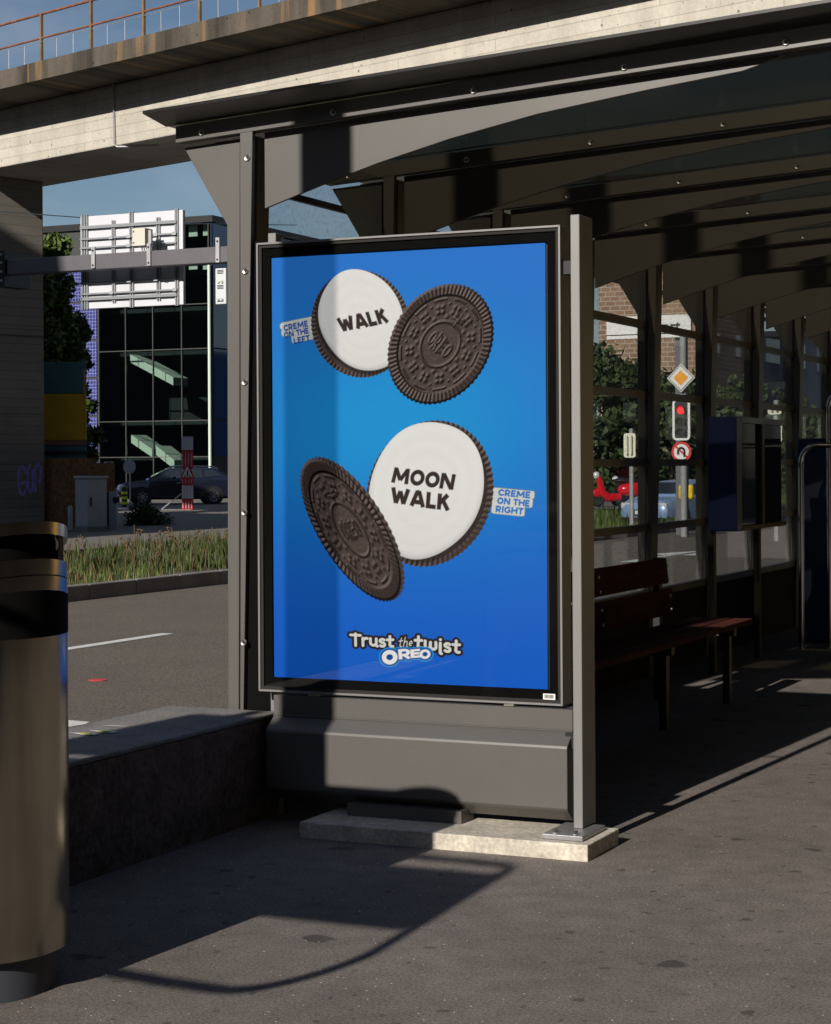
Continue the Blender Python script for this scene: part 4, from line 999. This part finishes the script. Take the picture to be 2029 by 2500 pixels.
put(MB().obox(kb_+Vector((-.09, 0, zl-kb_.z+.3))-Dp*.02, (.045, 0, 0), Dp*.012, (0, 0, zh-zl-.5)), 'door_rod', m_cyel, kt)
put(MB().obox((ka.x, ka.y, zl), W_, Dp, (0, 0, .117)), 'base_frame', M('rusty_pink', (.3, .16, .13), .8), kt)
lo = thing('blue_container', 'blue site container under the yellow one behind the hoarding', 'container', loc=(kb_.x, kb_.y, -.1))
put(MB().obox((ka.x, ka.y, -.25), W_, Dp, (0, 0, zl+.24)), 'shell', m_cblu, lo, bevel=.03)
put(MB().obox(ka+Vector((0, 0, -ka.z+zl-.25))-Dp*.01, W_, Dp*.009, (0, 0, .1)), 'door_frame', m_dark, lo)
p = on(260, 1059, 'z', -.1)
sb_ = thing('striped_bollard', 'black bollard with three fluorescent yellow bands', 'bollard', loc=tuple(p))
put(MB().lathe([(.11, 0), (.11, .70), (.08, .76), (.001, .77)], tuple(p), 14), 'shaft', m_dark, sb_, smooth=True)
m_fl = M('fluorescent_yellow', (.75, .85, .02), .6, emit=None)
for z in (.10, .29, .48): put(MB().lathe([(.117, z), (.117, z+.10)], tuple(p), 14), 'band', m_fl, sb_, smooth=True)
q = p+RT*-.08+FW*2; t = thing('round_sign', 'small round grey sign on a pole behind the striped bollard', 'sign', loc=tuple(q))
put(MB().tube([q, q+Vector((0, 0, 1.4))], .03, 8), 'pole', m_galv, t); put(MB().cyl(q+Vector((0, -.05, 1.5)), q+Vector((0, -.03, 1.5)), .28, 18), 'disc', M('sign_grey', (.28, .31, .36), .6), t)
q = p+RT*-.75+FW*1.0; t = thing('information_board', 'narrow white board with red panel beside the striped bollard', 'board', loc=tuple(q)); put(MB().box(q.x-.2, q.x+.2, q.y, q.y+.04, .9, 1.6), 'white_panel', m_cab, t); put(MB().box(q.x-.2, q.x+.2, q.y, q.y+.04, .1, .895), 'red_panel', M('dark_red', (.2, .02, .02), .6), t); put(MB().box(q.x-.03, q.x+.03, q.y+.045, q.y+.1, -.1, 1.5), 'post', m_galv, t)
# bundled barrier boards with road works triangle
p = on(390, 1065, 'z', -.1); zq = at(390, 912, (p-CAM).dot(FW)).z
m_bred = M('barrier_red', (.42, .02, .03), .6); m_bwh = M('barrier_white', (.50, .50, .58), .6)
bb = thing('barrier_bundle', 'upright bundle of red and white barrier boards with road works triangle', 'barrier', loc=tuple(p))
hh = zq+.1; nst = [(0, .19, 'r'), (.19, .35, 'w'), (.35, .52, 'r'), (.52, .60, 'w'), (.60, .86, 'r'), (.86, 1.0, 'w')]
bands = [(0, .155, 1), (.155, .335, 0), (.335, .50, 1), (.50, .56, 0), (.56, .82, 1), (.82, 1.0, 0)]
for i in range(4):
    x = p.x-.19+.115*i
    for a_, b_, c in bands:
        put(MB().box(x, x+.085, p.y, p.y+.05, -.1+hh*a_, -.1+hh*b_-.004), 'board_segment', m_bred if c else m_bwh, bb)
        if c: put(MB().box(x+.032, x+.052, p.y-.004, p.y-.001, -.1+hh*(a_+.03), -.1+hh*(b_-.04)), 'board_stripe', m_bwh, bb)
tc_ = p+Vector((.06, -.03, .98+.28))
tri = lambda r, y, off=0: MB().prism([(tc_.x+r*math.sin(a), tc_.z+r*math.cos(a)+off) for a in (0, 2.094, 4.189)], 'y', y, y+.012)
put(tri(.36, tc_.y), 'triangle_border', m_bred, bb); put(tri(.25, tc_.y-.013), 'triangle_face', M('triangle_white', (.6, .6, .65), .6), bb)
ty = tc_.y-.018
put(MB().box(tc_.x-.02, tc_.x+.04, ty, ty+.004, tc_.z-.09, tc_.z+.06), 'worker_symbol', m_dark, bb); put(MB().ball((tc_.x+.015, ty, tc_.z+.085), .028, 8, 6, (1, .1, 1)), 'worker_symbol', m_dark, bb); put(MB().prism([(tc_.x-.14, tc_.z-.11), (tc_.x-.03, tc_.z-.11), (tc_.x-.09, tc_.z-.05)], 'y', ty, ty+.004), 'worker_symbol', m_dark, bb); put(MB().prism([(tc_.x+.05, tc_.z-.11), (tc_.x+.15, tc_.z-.11), (tc_.x+.10, tc_.z-.06)], 'y', ty, ty+.004), 'worker_symbol', m_dark, bb)
put(MB().tube([(p.x-.22, p.y, .45), (p.x-.95, p.y-.1, -.08)], .02, 6), 'brace', m_galv, bb); put(MB().box(p.x-.9, p.x+.3, p.y-.2, p.y+.3, -.26, -.08), 'foot', m_far, bb)
MB().box(-60, -27, 47, 73.5, -.28, -.10).build('far_apron', m_far)['kind'] = 'structure'
MB().box(-27, -12, 75, 79, -.28, -.10).build('far_apron', m_far)['kind'] = 'structure'
MB().box(-60, -27, 20, 46.8, -.28, -.10).build('side_pavement', m_far)['kind'] = 'structure'

# ================================================================ vehicles
m_tyre = M('tyre_rubber', (.015, .015, .016), .85); m_rimm = M('alloy_rim', (.55, .56, .58), .3, .9); m_autoglass = M('car_glass', (.015, .02, .025), .04, spec=.7)
m_lamp = M('headlight', (.8, .8, .8), .1, .3); m_tail = M('tail_light', (.55, .015, .01), .2, coat=1); m_chr = M('car_chrome', (.7, .7, .72), .15, 1)
def loft(sections):     # list of (x, [(y, z)...]) closed rings with equal counts
    mb = MB(); n = len(sections[0][1])
    for x, ring in sections: mb.v += [(x, y, z) for y, z in ring]
    for i in range(len(sections)-1): mb.f += [(i*n+k, i*n+(k+1) % n, (i+1)*n+(k+1) % n, (i+1)*n+k) for k in range(n)]
    mb.f += [tuple(range(n))[::-1], tuple(range((len(sections)-1)*n, len(sections)*n))]
    return mb
def make_car(label, paint, loc, rz, estate=True, plate=True, scale=1.0, rails=True):
    t = thing('parked_car' if rails else 'oncoming_car', label, 'car', loc=loc)
    def ring(w, zl, zh, k=.10): return [(-w+k, zl), (w-k, zl), (w, zl+k), (w*1.0, (zl+zh)/2), (w-.03, zh-.08), (w-.12, zh), (-w+.12, zh), (-w+.03, zh-.08), (-w, (zl+zh)/2), (-w, zl+k)]
    secs = [(-2.30, ring(.70, .38, .70)), (-2.22, ring(.80, .28, .80)), (-1.9, ring(.86, .22, .88)), (-1.0, ring(.89, .20, 1.00)), (0, ring(.90, .20, 1.02)), (1.2, ring(.89, .20, 1.03)), (1.95, ring(.87, .22, 1.03)), (2.22, ring(.82, .28, 1.0)), (2.28, ring(.78, .34, .92))]
    loft(secs).build('body', paint, t, smooth=True)
    rw = lambda w, z, zb_: [(-w-.10, zb_), (w+.10, zb_), (w+.05, zb_+(z-zb_)*.5), (w, z-.06), (w-.12, z), (-w+.12, z), (-w, z-.06), (-w-.05, zb_+(z-zb_)*.5)]
    cab = [(-1.15, rw(.70, 1.03, .97)), (-.35, rw(.62, 1.42, .97)), (.5, rw(.62, 1.47, .97)), (1.5, rw(.60, 1.43, .97)), (2.15, rw(.64, 1.05, .95))]
    loft(cab).build('roof', paint, t, smooth=True)
    for sgn in (-1, 1):
        y = sgn*.725
        def pane(pts):
            mb = MB()
            for off in (0, -.01*sgn): mb.v += [(x, sgn*(.725-(z-1.0)*.20)+off+.012*sgn, z) for x, z in pts]
            n = len(pts); mb.f = [tuple(range(n)), tuple(range(n, 2*n))[::-1]]+[(i, (i+1) % n, n+(i+1) % n, n+i) for i in range(n)]
            mb.build('side_window', m_autoglass, t)
        pane([(-.85, 1.04), (.10, 1.04), (.10, 1.36), (-.32, 1.35)]); pane([(.16, 1.04), (.98, 1.05), (.95, 1.37), (.16, 1.37)]); pane([(1.04, 1.06), (1.75, 1.12), (1.42, 1.35), (1.02, 1.37)])
        MB().box(-.25, -.12, y*1.28-.0, y*1.28+.14*sgn, 1.0, 1.12).build('mirror', paint, t, bevel=.02) if sgn else None
        if rails: MB().tube([(-.3, sgn*.60, 1.44), (-.1, sgn*.58, 1.52), (1.4, sgn*.57, 1.49), (1.6, sgn*.58, 1.40)], .02, 6).build('roof_rail', m_chr, t, smooth=True)
        for x in (.0, 1.0): MB().box(x-.10, x+.08, sgn*.905-.008, sgn*.905+.008, .84, .87).build('door_handle', m_chr, t)
        MB().box(2.12, 2.27, sgn*.80-.06, sgn*.80+.06, .74, .96).build('tail_light', m_tail, t, bevel=.02)
        MB().box(-2.27, -2.05, sgn*.62-.16, sgn*.62+.17, .62, .78).build('headlight', m_lamp, t, bevel=.03)
        for x in (-1.42, 1.38):
            MB().cyl((x, sgn*.80, .34), (x, sgn*.906, .34), .385, 24).build('wheel_arch', m_dark, t)
            w = MB().torus((x, sgn*.86, .315), (0, 1, 0), .235, .085, 24, 10).build('wheel', m_tyre, t, smooth=True)
            mb = MB().cyl((x, sgn*.90, .315), (x, sgn*.945, .315), .05, 12)
            for k in range(8):
                a = k*math.pi/4; mb.obox((x-math.sin(a)*.016, sgn*.915, .315+math.cos(a)*.016), (math.cos(a)*.2, 0, math.sin(a)*.2), (math.sin(a)*.032, 0, -math.cos(a)*.032), (0, sgn*.02, 0))
            mb.torus((x, sgn*.92, .315), (0, 1, 0), .195, .014, 20, 6)
            mb.build('rim', m_rimm, w)
    MB().add([(-1.10, -.66, 1.05), (-1.10, .66, 1.05), (-.42, .56, 1.37), (-.42, -.56, 1.37), (-1.125, -.66, 1.05), (-1.125, .66, 1.05), (-.445, .56, 1.385), (-.445, -.56, 1.385)], [(0, 1, 2, 3), (7, 6, 5, 4), (0, 4, 5, 1), (1, 5, 6, 2), (2, 6, 7, 3), (3, 7, 4, 0)]).build('windscreen', m_autoglass, t)
    MB().add([(2.13, -.62, 1.09), (2.13, .62, 1.09), (1.60, .54, 1.38), (1.60, -.54, 1.38), (2.155, -.62, 1.09), (2.155, .62, 1.09), (1.625, .54, 1.39), (1.625, -.54, 1.39)], [(3, 2, 1, 0), (4, 5, 6, 7), (0, 1, 5, 4), (1, 2, 6, 5), (2, 3, 7, 6), (3, 0, 4, 7)]).build('rear_window', m_autoglass, t)
    MB().box(-2.325, -2.29, -.45, .45, .40, .58).build('grille', m_dark, t); MB().box(-2.34, -2.327, -.26, .26, .44, .55).build('number_plate', m_alu, t); MB().box(2.281, 2.30, -.26, .26, .62, .73).build('number_plate', m_alu, t)
    MB().box(-2.36, -2.30, -.75, .75, .26, .34).build('bumper_lip', m_dark, t)
    t.rotation_euler = (0, 0, rz); t.scale = (scale,)*3
    return t
cc = on(369, 1053, 'z', -.1)
make_car('dark blue estate car with silver roof rails parked before the glass building', M('dark_blue_paint', (.012, .018, .035), .25, .3, coat=.8), (cc.x, cc.y, -.1), TH+.22, scale=1.0)
c2_ = at(1421, 1092, 47); make_car('light blue and white car behind the traffic light pole', M('light_blue_paint', (.26, .38, .60), .3, .2, coat=.8), (c2_.x, c2_.y, -.12), R(78), scale=.78, rails=False)
# ================================================================ things seen through the shelter glass
ZP = 50.0
p = at(1429, 1092, 40.5); ZP = 40.5; SCL = ZP/50
tl_ = thing('traffic_light', 'white bordered traffic light showing red with road signs on one pole', 'traffic light', loc=(p.x, p.y, -.12))
pole_top = at(1429, 700, ZP).z
put(MB().tube([(p.x, p.y, -.12), (p.x, p.y, pole_top)], .07, 12), 'pole', M('pole_grey', (.30, .31, .32), .6), tl_, smooth=True)
def hz_(py): return at(1428, py, ZP).z
z0, z1 = hz_(920), hz_(834); w = .19
m_whb = M('backboard_white', (.8, .8, .8), .6)
def rrect(x0, x1, z0, z1, r, n=5):
    P = []
    for cx, cz, a0 in ((x1-r, z0+r, -90), (x1-r, z1-r, 0), (x0+r, z1-r, 90), (x0+r, z0+r, 180)):
        P += [(cx+r*math.cos(R(a0+90*i/n)), cz+r*math.sin(R(a0+90*i/n))) for i in range(n+1)]
    return P
yf = p.y-.16
put(MB().prism(rrect(p.x-w, p.x+w, z0, z1, .09), 'y', yf, yf+.03), 'backboard', m_whb, tl_)
put(MB().prism(rrect(p.x-w+.05, p.x+w-.05, z0+.05, z1-.05, .04), 'y', yf-.01, yf-.001), 'black_face', m_dark, tl_)
for i, py in enumerate((857, 882, 904)):
    zc2 = hz_(py)
    put(MB().cyl((p.x, yf-.011, zc2), (p.x, yf-.03, zc2), .088, 18), 'lens', M('lens_red', (.6, .01, .01), .3, emit=((1, .02, .03), 1.6)) if i == 0 else M('lens_dark', (.02, .022, .02), .2), tl_)
    mb = MB(); n = 12
    for k in range(n+1):
        a = R(-20+220*k/n)
        for r_, y_ in ((.094, yf-.012), (.103, yf-.012), (.094, yf-.14), (.103, yf-.14)): mb.v.append((p.x+r_*math.cos(a), y_, zc2+r_*math.sin(a)))
    for k in range(n):
        for q in ((0, 2), (1, 3), (2, 3)): mb.f.append((4*k+q[0], 4*k+4+q[0], 4*k+4+q[1], 4*k+q[1]))
    put(mb, 'visor', m_dark, tl_)
dz_ = hz_(790); rD = .30
for r_, y_, m_ in ((rD, 0, m_whb), (rD-.025, -.006, m_dark), (rD-.045, -.012, m_whb), (rD-.14, -.018, M('sign_amber', (.85, .36, .005), .5))):
    put(MB().prism([(p.x, dz_-r_), (p.x+r_, dz_), (p.x, dz_+r_), (p.x-r_, dz_)], 'y', yf+y_, yf+y_+.005), 'priority_sign', m_, tl_)
dz_ = hz_(944)
m_sred = M('sign_red', (.65, .03, .02), .5)
put(MB().cyl((p.x, yf+.005, dz_), (p.x, yf, dz_), .215, 24), 'no_turn_sign', m_sred, tl_); put(MB().cyl((p.x, yf-.001, dz_), (p.x, yf-.006, dz_), .162, 24), 'no_turn_sign', m_whb, tl_)
arcs = [(p.x+.068*math.cos(a), yf-.012, dz_+.015+.068*math.sin(a)) for a in [math.pi*i/8 for i in range(9)]]
put(MB().tube([(p.x+.068, yf-.012, dz_-.10)]+arcs+[(p.x-.068, yf-.012, dz_-.05)], .024, 6), 'turn_arrow', m_dark, tl_)
put(MB().obox((p.x-.13, yf-.022, dz_+.10), (.245, 0, -.22), (0, .006, 0), (.025, 0, .028)), 'prohibition_bar', m_sred, tl_)
yb = hz_(1028); put(MB().box(p.x-.16, p.x+.16, p.y+.09, p.y+.25, yb-.16, yb+.16), 'push_box', M('yellow_box', (.85, .60, .01), .5), tl_, bevel=.06)
# name board
q0, q1 = at(1378, 706, 41.5), at(1452, 658, 41.5)
nb = thing('station_name_board', 'white station name board on a grey post beyond the shelter glass', 'sign', loc=tuple(q0))
put(MB().box(q0.x-1.2, q1.x, q0.y, q0.y+.12, q0.z, q1.z), 'board', m_whb, nb, bevel=.01); put(MB().box(q0.x-1.2, q1.x, q0.y-.006, q0.y-.001, q0.z+.08, q0.z+.10), 'underline', m_dark, nb)
qp = at(1421, 700, 41.5); put(MB().box(qp.x-.10, qp.x+.12, q0.y+.125, q0.y+.34, -.2, q1.z), 'post', m_beam, nb)
cu = bpy.data.curves.new('lettering', 'FONT'); cu.body = 'ort'; cu.size = .32; cu.extrude = .002; cu.offset = .006
tmp = bpy.data.objects.new('lettering_curve', cu); COL.objects.link(tmp); bpy.context.view_layer.update()
tme = bpy.data.meshes.new_from_object(tmp.evaluated_get(bpy.context.evaluated_depsgraph_get())); bpy.data.objects.remove(tmp)
to = bpy.data.objects.new('lettering', tme); COL.objects.link(to); tme.materials.clear(); tme.materials.append(m_dark); to.parent = nb; to.rotation_euler = (R(90), 0, 0); to.location = (.05, -.012, .14)
# signal heads seen from behind
m_cream = M('signal_back_cream', (.72, .72, .58), .6)
def signal_back(label, px0, px1, py0, py1, zc, parts):
    a_, b_ = at(px0, py1, zc), at(px1, py0, zc); xm = (a_.x+b_.x)/2
    t = thing('signal_back', label, 'signal', loc=(xm, a_.y, -.1)); ym = a_.y
    put(MB().prism(rrect(a_.x, b_.x, a_.z, b_.z, .05), 'y', ym, ym+.03), 'backboard', m_cream, t)
    for f in (.25, .62): put(MB().box(a_.x+(b_.x-a_.x)*f, a_.x+(b_.x-a_.x)*(f+.16), ym-.08, ym-.002, a_.z+.06, b_.z-.04), 'lamp_housing', m_cream, t, bevel=.02)
    put(MB().tube([(xm, ym+.12, -.12), (xm, ym+.12, b_.z+.1)], .05, 8), 'post', m_galv, t)
signal_back('cream traffic signal seen from behind beside the hedge', 1303, 1331, 905, 956, 41, 2)
signal_back('cream traffic signal seen from behind under a mullion', 1602, 1637, 878, 924, 38, 2)
signal_back('small cream signal above the other seen from behind', 1604, 1636, 846, 866, 38.4, 1)
# brick building
m_brick = bpy.data.materials.new('tan_brick'); m_brick.use_nodes = True; nt = m_brick.node_tree; n = nt.nodes; l = nt.links
bk = n.new('ShaderNodeTexBrick'); bk.inputs['Scale'].default_value = 1; bk.inputs['Brick Width'].default_value = .50; bk.inputs['Row Height'].default_value = .24; bk.inputs['Mortar Size'].default_value = .022
bk.inputs['Color1'].default_value = (.30, .19, .12, 1); bk.inputs['Color2'].default_value = (.22, .13, .085, 1); bk.inputs['Mortar'].default_value = (.42, .36, .29, 1)
ge = n.new('ShaderNodeNewGeometry'); sp = n.new('ShaderNodeSeparateXYZ'); cb_ = n.new('ShaderNodeCombineXYZ'); l.new(ge.outputs['Position'], sp.inputs[0]); l.new(sp.outputs[0], cb_.inputs[0]); l.new(sp.outputs[2], cb_.inputs[1]); l.new(cb_.outputs[0], bk.inputs['Vector']); l.new(bk.outputs['Color'], n['Principled BSDF'].inputs['Base Color']); n['Principled BSDF'].inputs['Roughness'].default_value = .9
w0, w1 = at(1252, 900, 98), at(1470, 900, 98)
br_ = thing('brick_building', 'tan brick building with a plain wall beyond the hedge', 'building', loc=(w0.x, w0.y, -.2))
put(MB().box(w0.x, w1.x+1, w0.y, w0.y+9, -.3, 15.5), 'wall', m_brick, br_); put(MB().box(w0.x-.2, w1.x+1.2, w0.y-.2, w0.y+9.2, 15.5, 15.9), 'roof', m_dark, br_)
put(MB().box(w0.x-.01, w1.x+1, w0.y-.08, w0.y-.002, 12.6, 12.75), 'cornice', m_kerb, br_)
hb0, hb1 = at(1490, 900, 112), at(1700, 900, 112)
bh = thing('blue_metal_hall', 'blue grey corrugated metal hall behind bushes', 'building', loc=(hb0.x, hb0.y, -.2))
put(MB().box(hb0.x, hb1.x, hb0.y, hb0.y+12, -.3, 8.6), 'wall', M('blue_cladding', (.10, .14, .24), .6, streak=((6, 6, .02), .5)), bh); put(MB().box(hb0.x-.1, hb1.x, hb0.y-.15, hb0.y-.005, 5.6, 6.0), 'fascia_strip', m_cab, bh); put(MB().box(hb0.x-.3, hb1.x+.3, hb0.y-.3, hb0.y+12.3, 8.6, 8.9), 'roof', m_cab, bh)
# hedges
for k, (px, py, zc, h, rx, sd, lab) in enumerate(((1258, 1040, 82, 6.2, 2.2, 21, 'dense dark bush beyond the motorcycles'), (1330, 1040, 86, 5.6, 2.4, 22, 'broad lighter bush in front of the tan brick wall'), (1400, 1040, 84, 5.0, 2.2, 23, 'leafy bush behind the traffic light'), (1470, 1030, 90, 5.2, 2.4, 24, 'round bush at the end of the tan brick wall'), (1550, 1020, 94, 5.0, 2.6, 25, 'low bush in front of the blue metal hall'), (1640, 1010, 94, 4.6, 2.4, 26, 'low bush beside the cream signals'))):
    q = at(px, py, zc); tree('hedge_bush', lab, 'bush', (q.x, q.y, -.25), h, rx, 26, 4200, .20, m_leafd, sd, .10, .05, 'bushes along the far road')
# motorcycles
m_mred = M('scooter_red', (.60, .008, .015), .2, coat=1)
def scooter(label, loc, rz, paint):
    t = thing('motor_scooter', label, 'scooter', 'scooters parked across the road', loc=loc)
    for x in (-.62, .62):
        w = MB().torus((x, 0, .24), (0, 1, 0), .17, .065, 18, 8).build('wheel', m_tyre, t, smooth=True); MB().cyl((x, -.05, .24), (x, .05, .24), .12, 12).build('rim', m_chr, w)
    MB().ball((.45, 0, .52), .36, 14, 8, (1.25, .55, .62)).build('rear_body', paint, t, smooth=True)
    MB().tube([(.1, 0, .30), (-.3, 0, .28), (-.50, 0, .45), (-.58, 0, .95)], [.12, .14, .13, .08], 10).build('leg_shield', paint, t, smooth=True)
    MB().ball((-.62, 0, .42), .2, 12, 8, (1.2, .5, .7)).build('front_mudguard', paint, t, smooth=True)
    MB().ball((.25, 0, .80), .30, 12, 8, (1.4, .5, .28)).build('seat', m_dark, t, smooth=True)
    MB().tube([(-.58, -.34, 1.02), (-.60, 0, .98), (-.58, .34, 1.02)], .025, 6).build('handlebar', m_dark, t); MB().ball((-.66, 0, .96), .12, 10, 6).build('headlight', m_lamp, t, smooth=True)
    MB().ball((.88, 0, 1.02), .24, 12, 8, (.9, .9, .85)).build('top_case', paint, t, smooth=True); MB().cyl((.3, .2, .3), (.85, .24, .32), .06, 8).build('exhaust', m_chr, t)
    t.rotation_euler = (0, 0, rz); return t
q = at(1290, 1055, 68); scooter('glossy red scooter with rounded red top case', (q.x, q.y, -.1), TH+.15, m_mred).scale = (1.15,)*3
q2 = at(1318, 1055, 69); scooter('black scooter standing close behind the red one', (q2.x, q2.y, -.1), TH+.5, m_dark)
# grass and weeds on the verge
def blades(name, n, xr, yr, h0, h1, mat, seed, lean=.35, w=.010, dens=None):
    rng = np.random.RandomState(seed); P = np.stack([rng.uniform(*xr, n), rng.uniform(*yr, n), np.full(n, -.05)], 1)
    if dens is not None:
        k = dens(P[:, 0], P[:, 1], rng); P = P[k]; n = len(P)
    h = rng.uniform(h0, h1, n)*(.5+.5*rng.rand(n)); a = rng.uniform(0, 6.28, n); d = np.stack([np.cos(a), np.sin(a), np.zeros(n)], 1); s = np.stack([-np.sin(a), np.cos(a), np.zeros(n)], 1)
    le = (lean*rng.rand(n)*h)[:, None]; w = (w*(.6+.8*rng.rand(n)))[:, None]; up = np.array([0, 0, 1.])
    m1 = P+up*(h*.55)[:, None]+d*le*.35; tp = P+up*h[:, None]+d*le
    V = np.stack([P-s*w, P+s*w, m1+s*w*.8, m1-s*w*.8, tp+s*w*.1, tp-s*w*.1], 1).reshape(-1, 3)
    i = np.arange(n)[:, None]*6; Fq = np.concatenate([i+np.array([[0, 1, 2, 3]]), i+np.array([[3, 2, 4, 5]])], 0)
    o = npmesh(name, V, Fq, mat); o['kind'] = 'stuff'; o['label'] = name.replace('_', ' ')+' growing on the verge between road and path'; o['category'] = 'grass'; return o
m_gg = leaf_mat('grass_green', (.07, .105, .024)); m_gd = leaf_mat('grass_dry', (.22, .15, .07)); m_gw = leaf_mat('weed_dark', (.05, .065, .02))
patch = lambda sc, th: (lambda x, y, r: (np.sin(x*1.9+y*.8)+np.sin(y*1.3-x*.7+2)+.9*r.randn(len(x))) > th)
blades('green_grass', 26000, (-15.9, -10.5), (7, 34), .08, .24, m_gg, 1, .5, .009, patch(1, -.1)); blades('dry_grass', 9000, (-15.9, -10.5), (7, 34), .12, .34, m_gd, 2, .3, .006, patch(1, .7)); blades('dark_weeds', 12000, (-16, -11.5), (15, 34), .2, .42, m_gw, 3, .4, .012, patch(1, .1))
blades('far_grass', 9000, (-16, -10.5), (34, 70), .15, .4, m_gg, 6, .5, .02)
mbw = MB(); rg = random.Random(9)
for i in range(46):
    x, y = rg.uniform(-13.6, -10.7), rg.uniform(9, 20); h = rg.uniform(.35, .62); tp = Vector((x+rg.uniform(-.12, .12), y, h))
    mbw.tube([(x, y, -.05), (x+.03, y, h*.5), tp], .006, 4)
    for k in range(rg.choice((1, 2, 3))):
        q = tp+Vector((rg.uniform(-.14, .14), rg.uniform(-.1, .1), rg.uniform(-.12, .04))); mbw.tube([Vector((x+.02, y, h*.6)), q], .004, 4); mbw.ball(q, .022, 6, 4, (1.3, 1.3, .7))
o = mbw.build('dried_seed_heads', M('dry_umbel', (.12, .075, .04), .9)); o['kind'] = 'stuff'; o['label'] = 'dried brown seed heads standing above the verge grass'; o['category'] = 'weeds'
bsh = at(300, 1098, 50); tree('low_shrub', 'small dark shrub beside the striped bollard', 'bush', (bsh.x, bsh.y, -.12), .42, .75, 14, 2200, .05, m_leafd, 31, .03, .05)
# overhead wire
a_, b_ = at(-60, 437, 40), at(620, 470, 52)
tag(MB().tube([a_, (a_+b_)/2+Vector((0, 0, -.12)), b_], .012, 5).build('overhead_wire', m_galv), 'thin overhead wire strung in front of the large white sign', 'wire')

# ================================================================ unseen surroundings, mostly blocks added for shade and reflections
m_beige = M('beige_render', (.50, .42, .28), .8, var=.1, vscale=.3); m_win = M('window_dark', (.02, .025, .03), .1)
def block(label, x0, x1, y0, y1, h, mat, face, name='unseen_block'):
    t = thing(name, label, 'building', loc=((x0+x1)/2, (y0+y1)/2, -.3)); put(MB().box(x0, x1, y0, y1, -.3, h), 'wall', mat, t); put(MB().box(x0-.3, x1+.3, y0-.3, y1+.3, h, h+.4), 'roof', m_dark, t)
    w0 = None
    if face == 'x':
        y = y0+1.5
        while y < y1-2:
            for k in range(int(h/3.3)):
                if w0 is None: w0 = put(MB().box(x0-.06, x0-.002, y, y+1.6, 1+k*3.3, 2.8+k*3.3), 'window', m_win, t); o_ = (y, k)
                else: share(w0, t, Vector(w0.location)+Vector((0, y-o_[0], (k-o_[1])*3.3)))
            y += 3.2
    return t
block('unseen tall brown block added to dim the shelter and pavement', 8.5, 30, -34, 60, 25, M('brown_render', (.07, .055, .042), .8, var=.1, vscale=.3), 'x')  # unseen, added to cut sky light under the shelter
block('unseen yellow kiosk pavilion at the end of the shelter', 5.7, 8.1, 16, 20, 3.4, M('yellow_render', (.70, .46, .07), .8, var=.08, vscale=.4), 'y', 'reflector')  # unseen sunlit surface, added for the golden edge on the bin
block('tall grey apartment block beside the road before the viaduct', -52, -24.3, -16, 4, 19.4, M('grey_render', (.22, .21, .20), .9), 'y')
tree('street_tree', 'broad street tree on the far pavement before the viaduct', 'tree', (-15.5, -27, -.1), 5.6, 3.4, 44, 16000, .24, m_leafd, 41, .22, .1)
m_dkr = M('dark_render', (.10, .10, .10), .9)
block('unseen dark grey block added to hold back sky light', -62, -18.5, -78, -17.5, 17, m_dkr, 'y')  # unseen, added to keep sky light off the shaded pavement
block('unseen wide dark block added to hold back low sky light', -18, 9, -76, -62, 26.5, M('slate_cladding', (.07, .07, .075), .9), 'y')  # unseen, added to block low sky while staying under the sun
block('unseen long dark block added for the glass building to reflect', -150, -64, -62, -42, 30, m_dkr, 'y')  # unseen, added so the curtain glass mirrors something dark
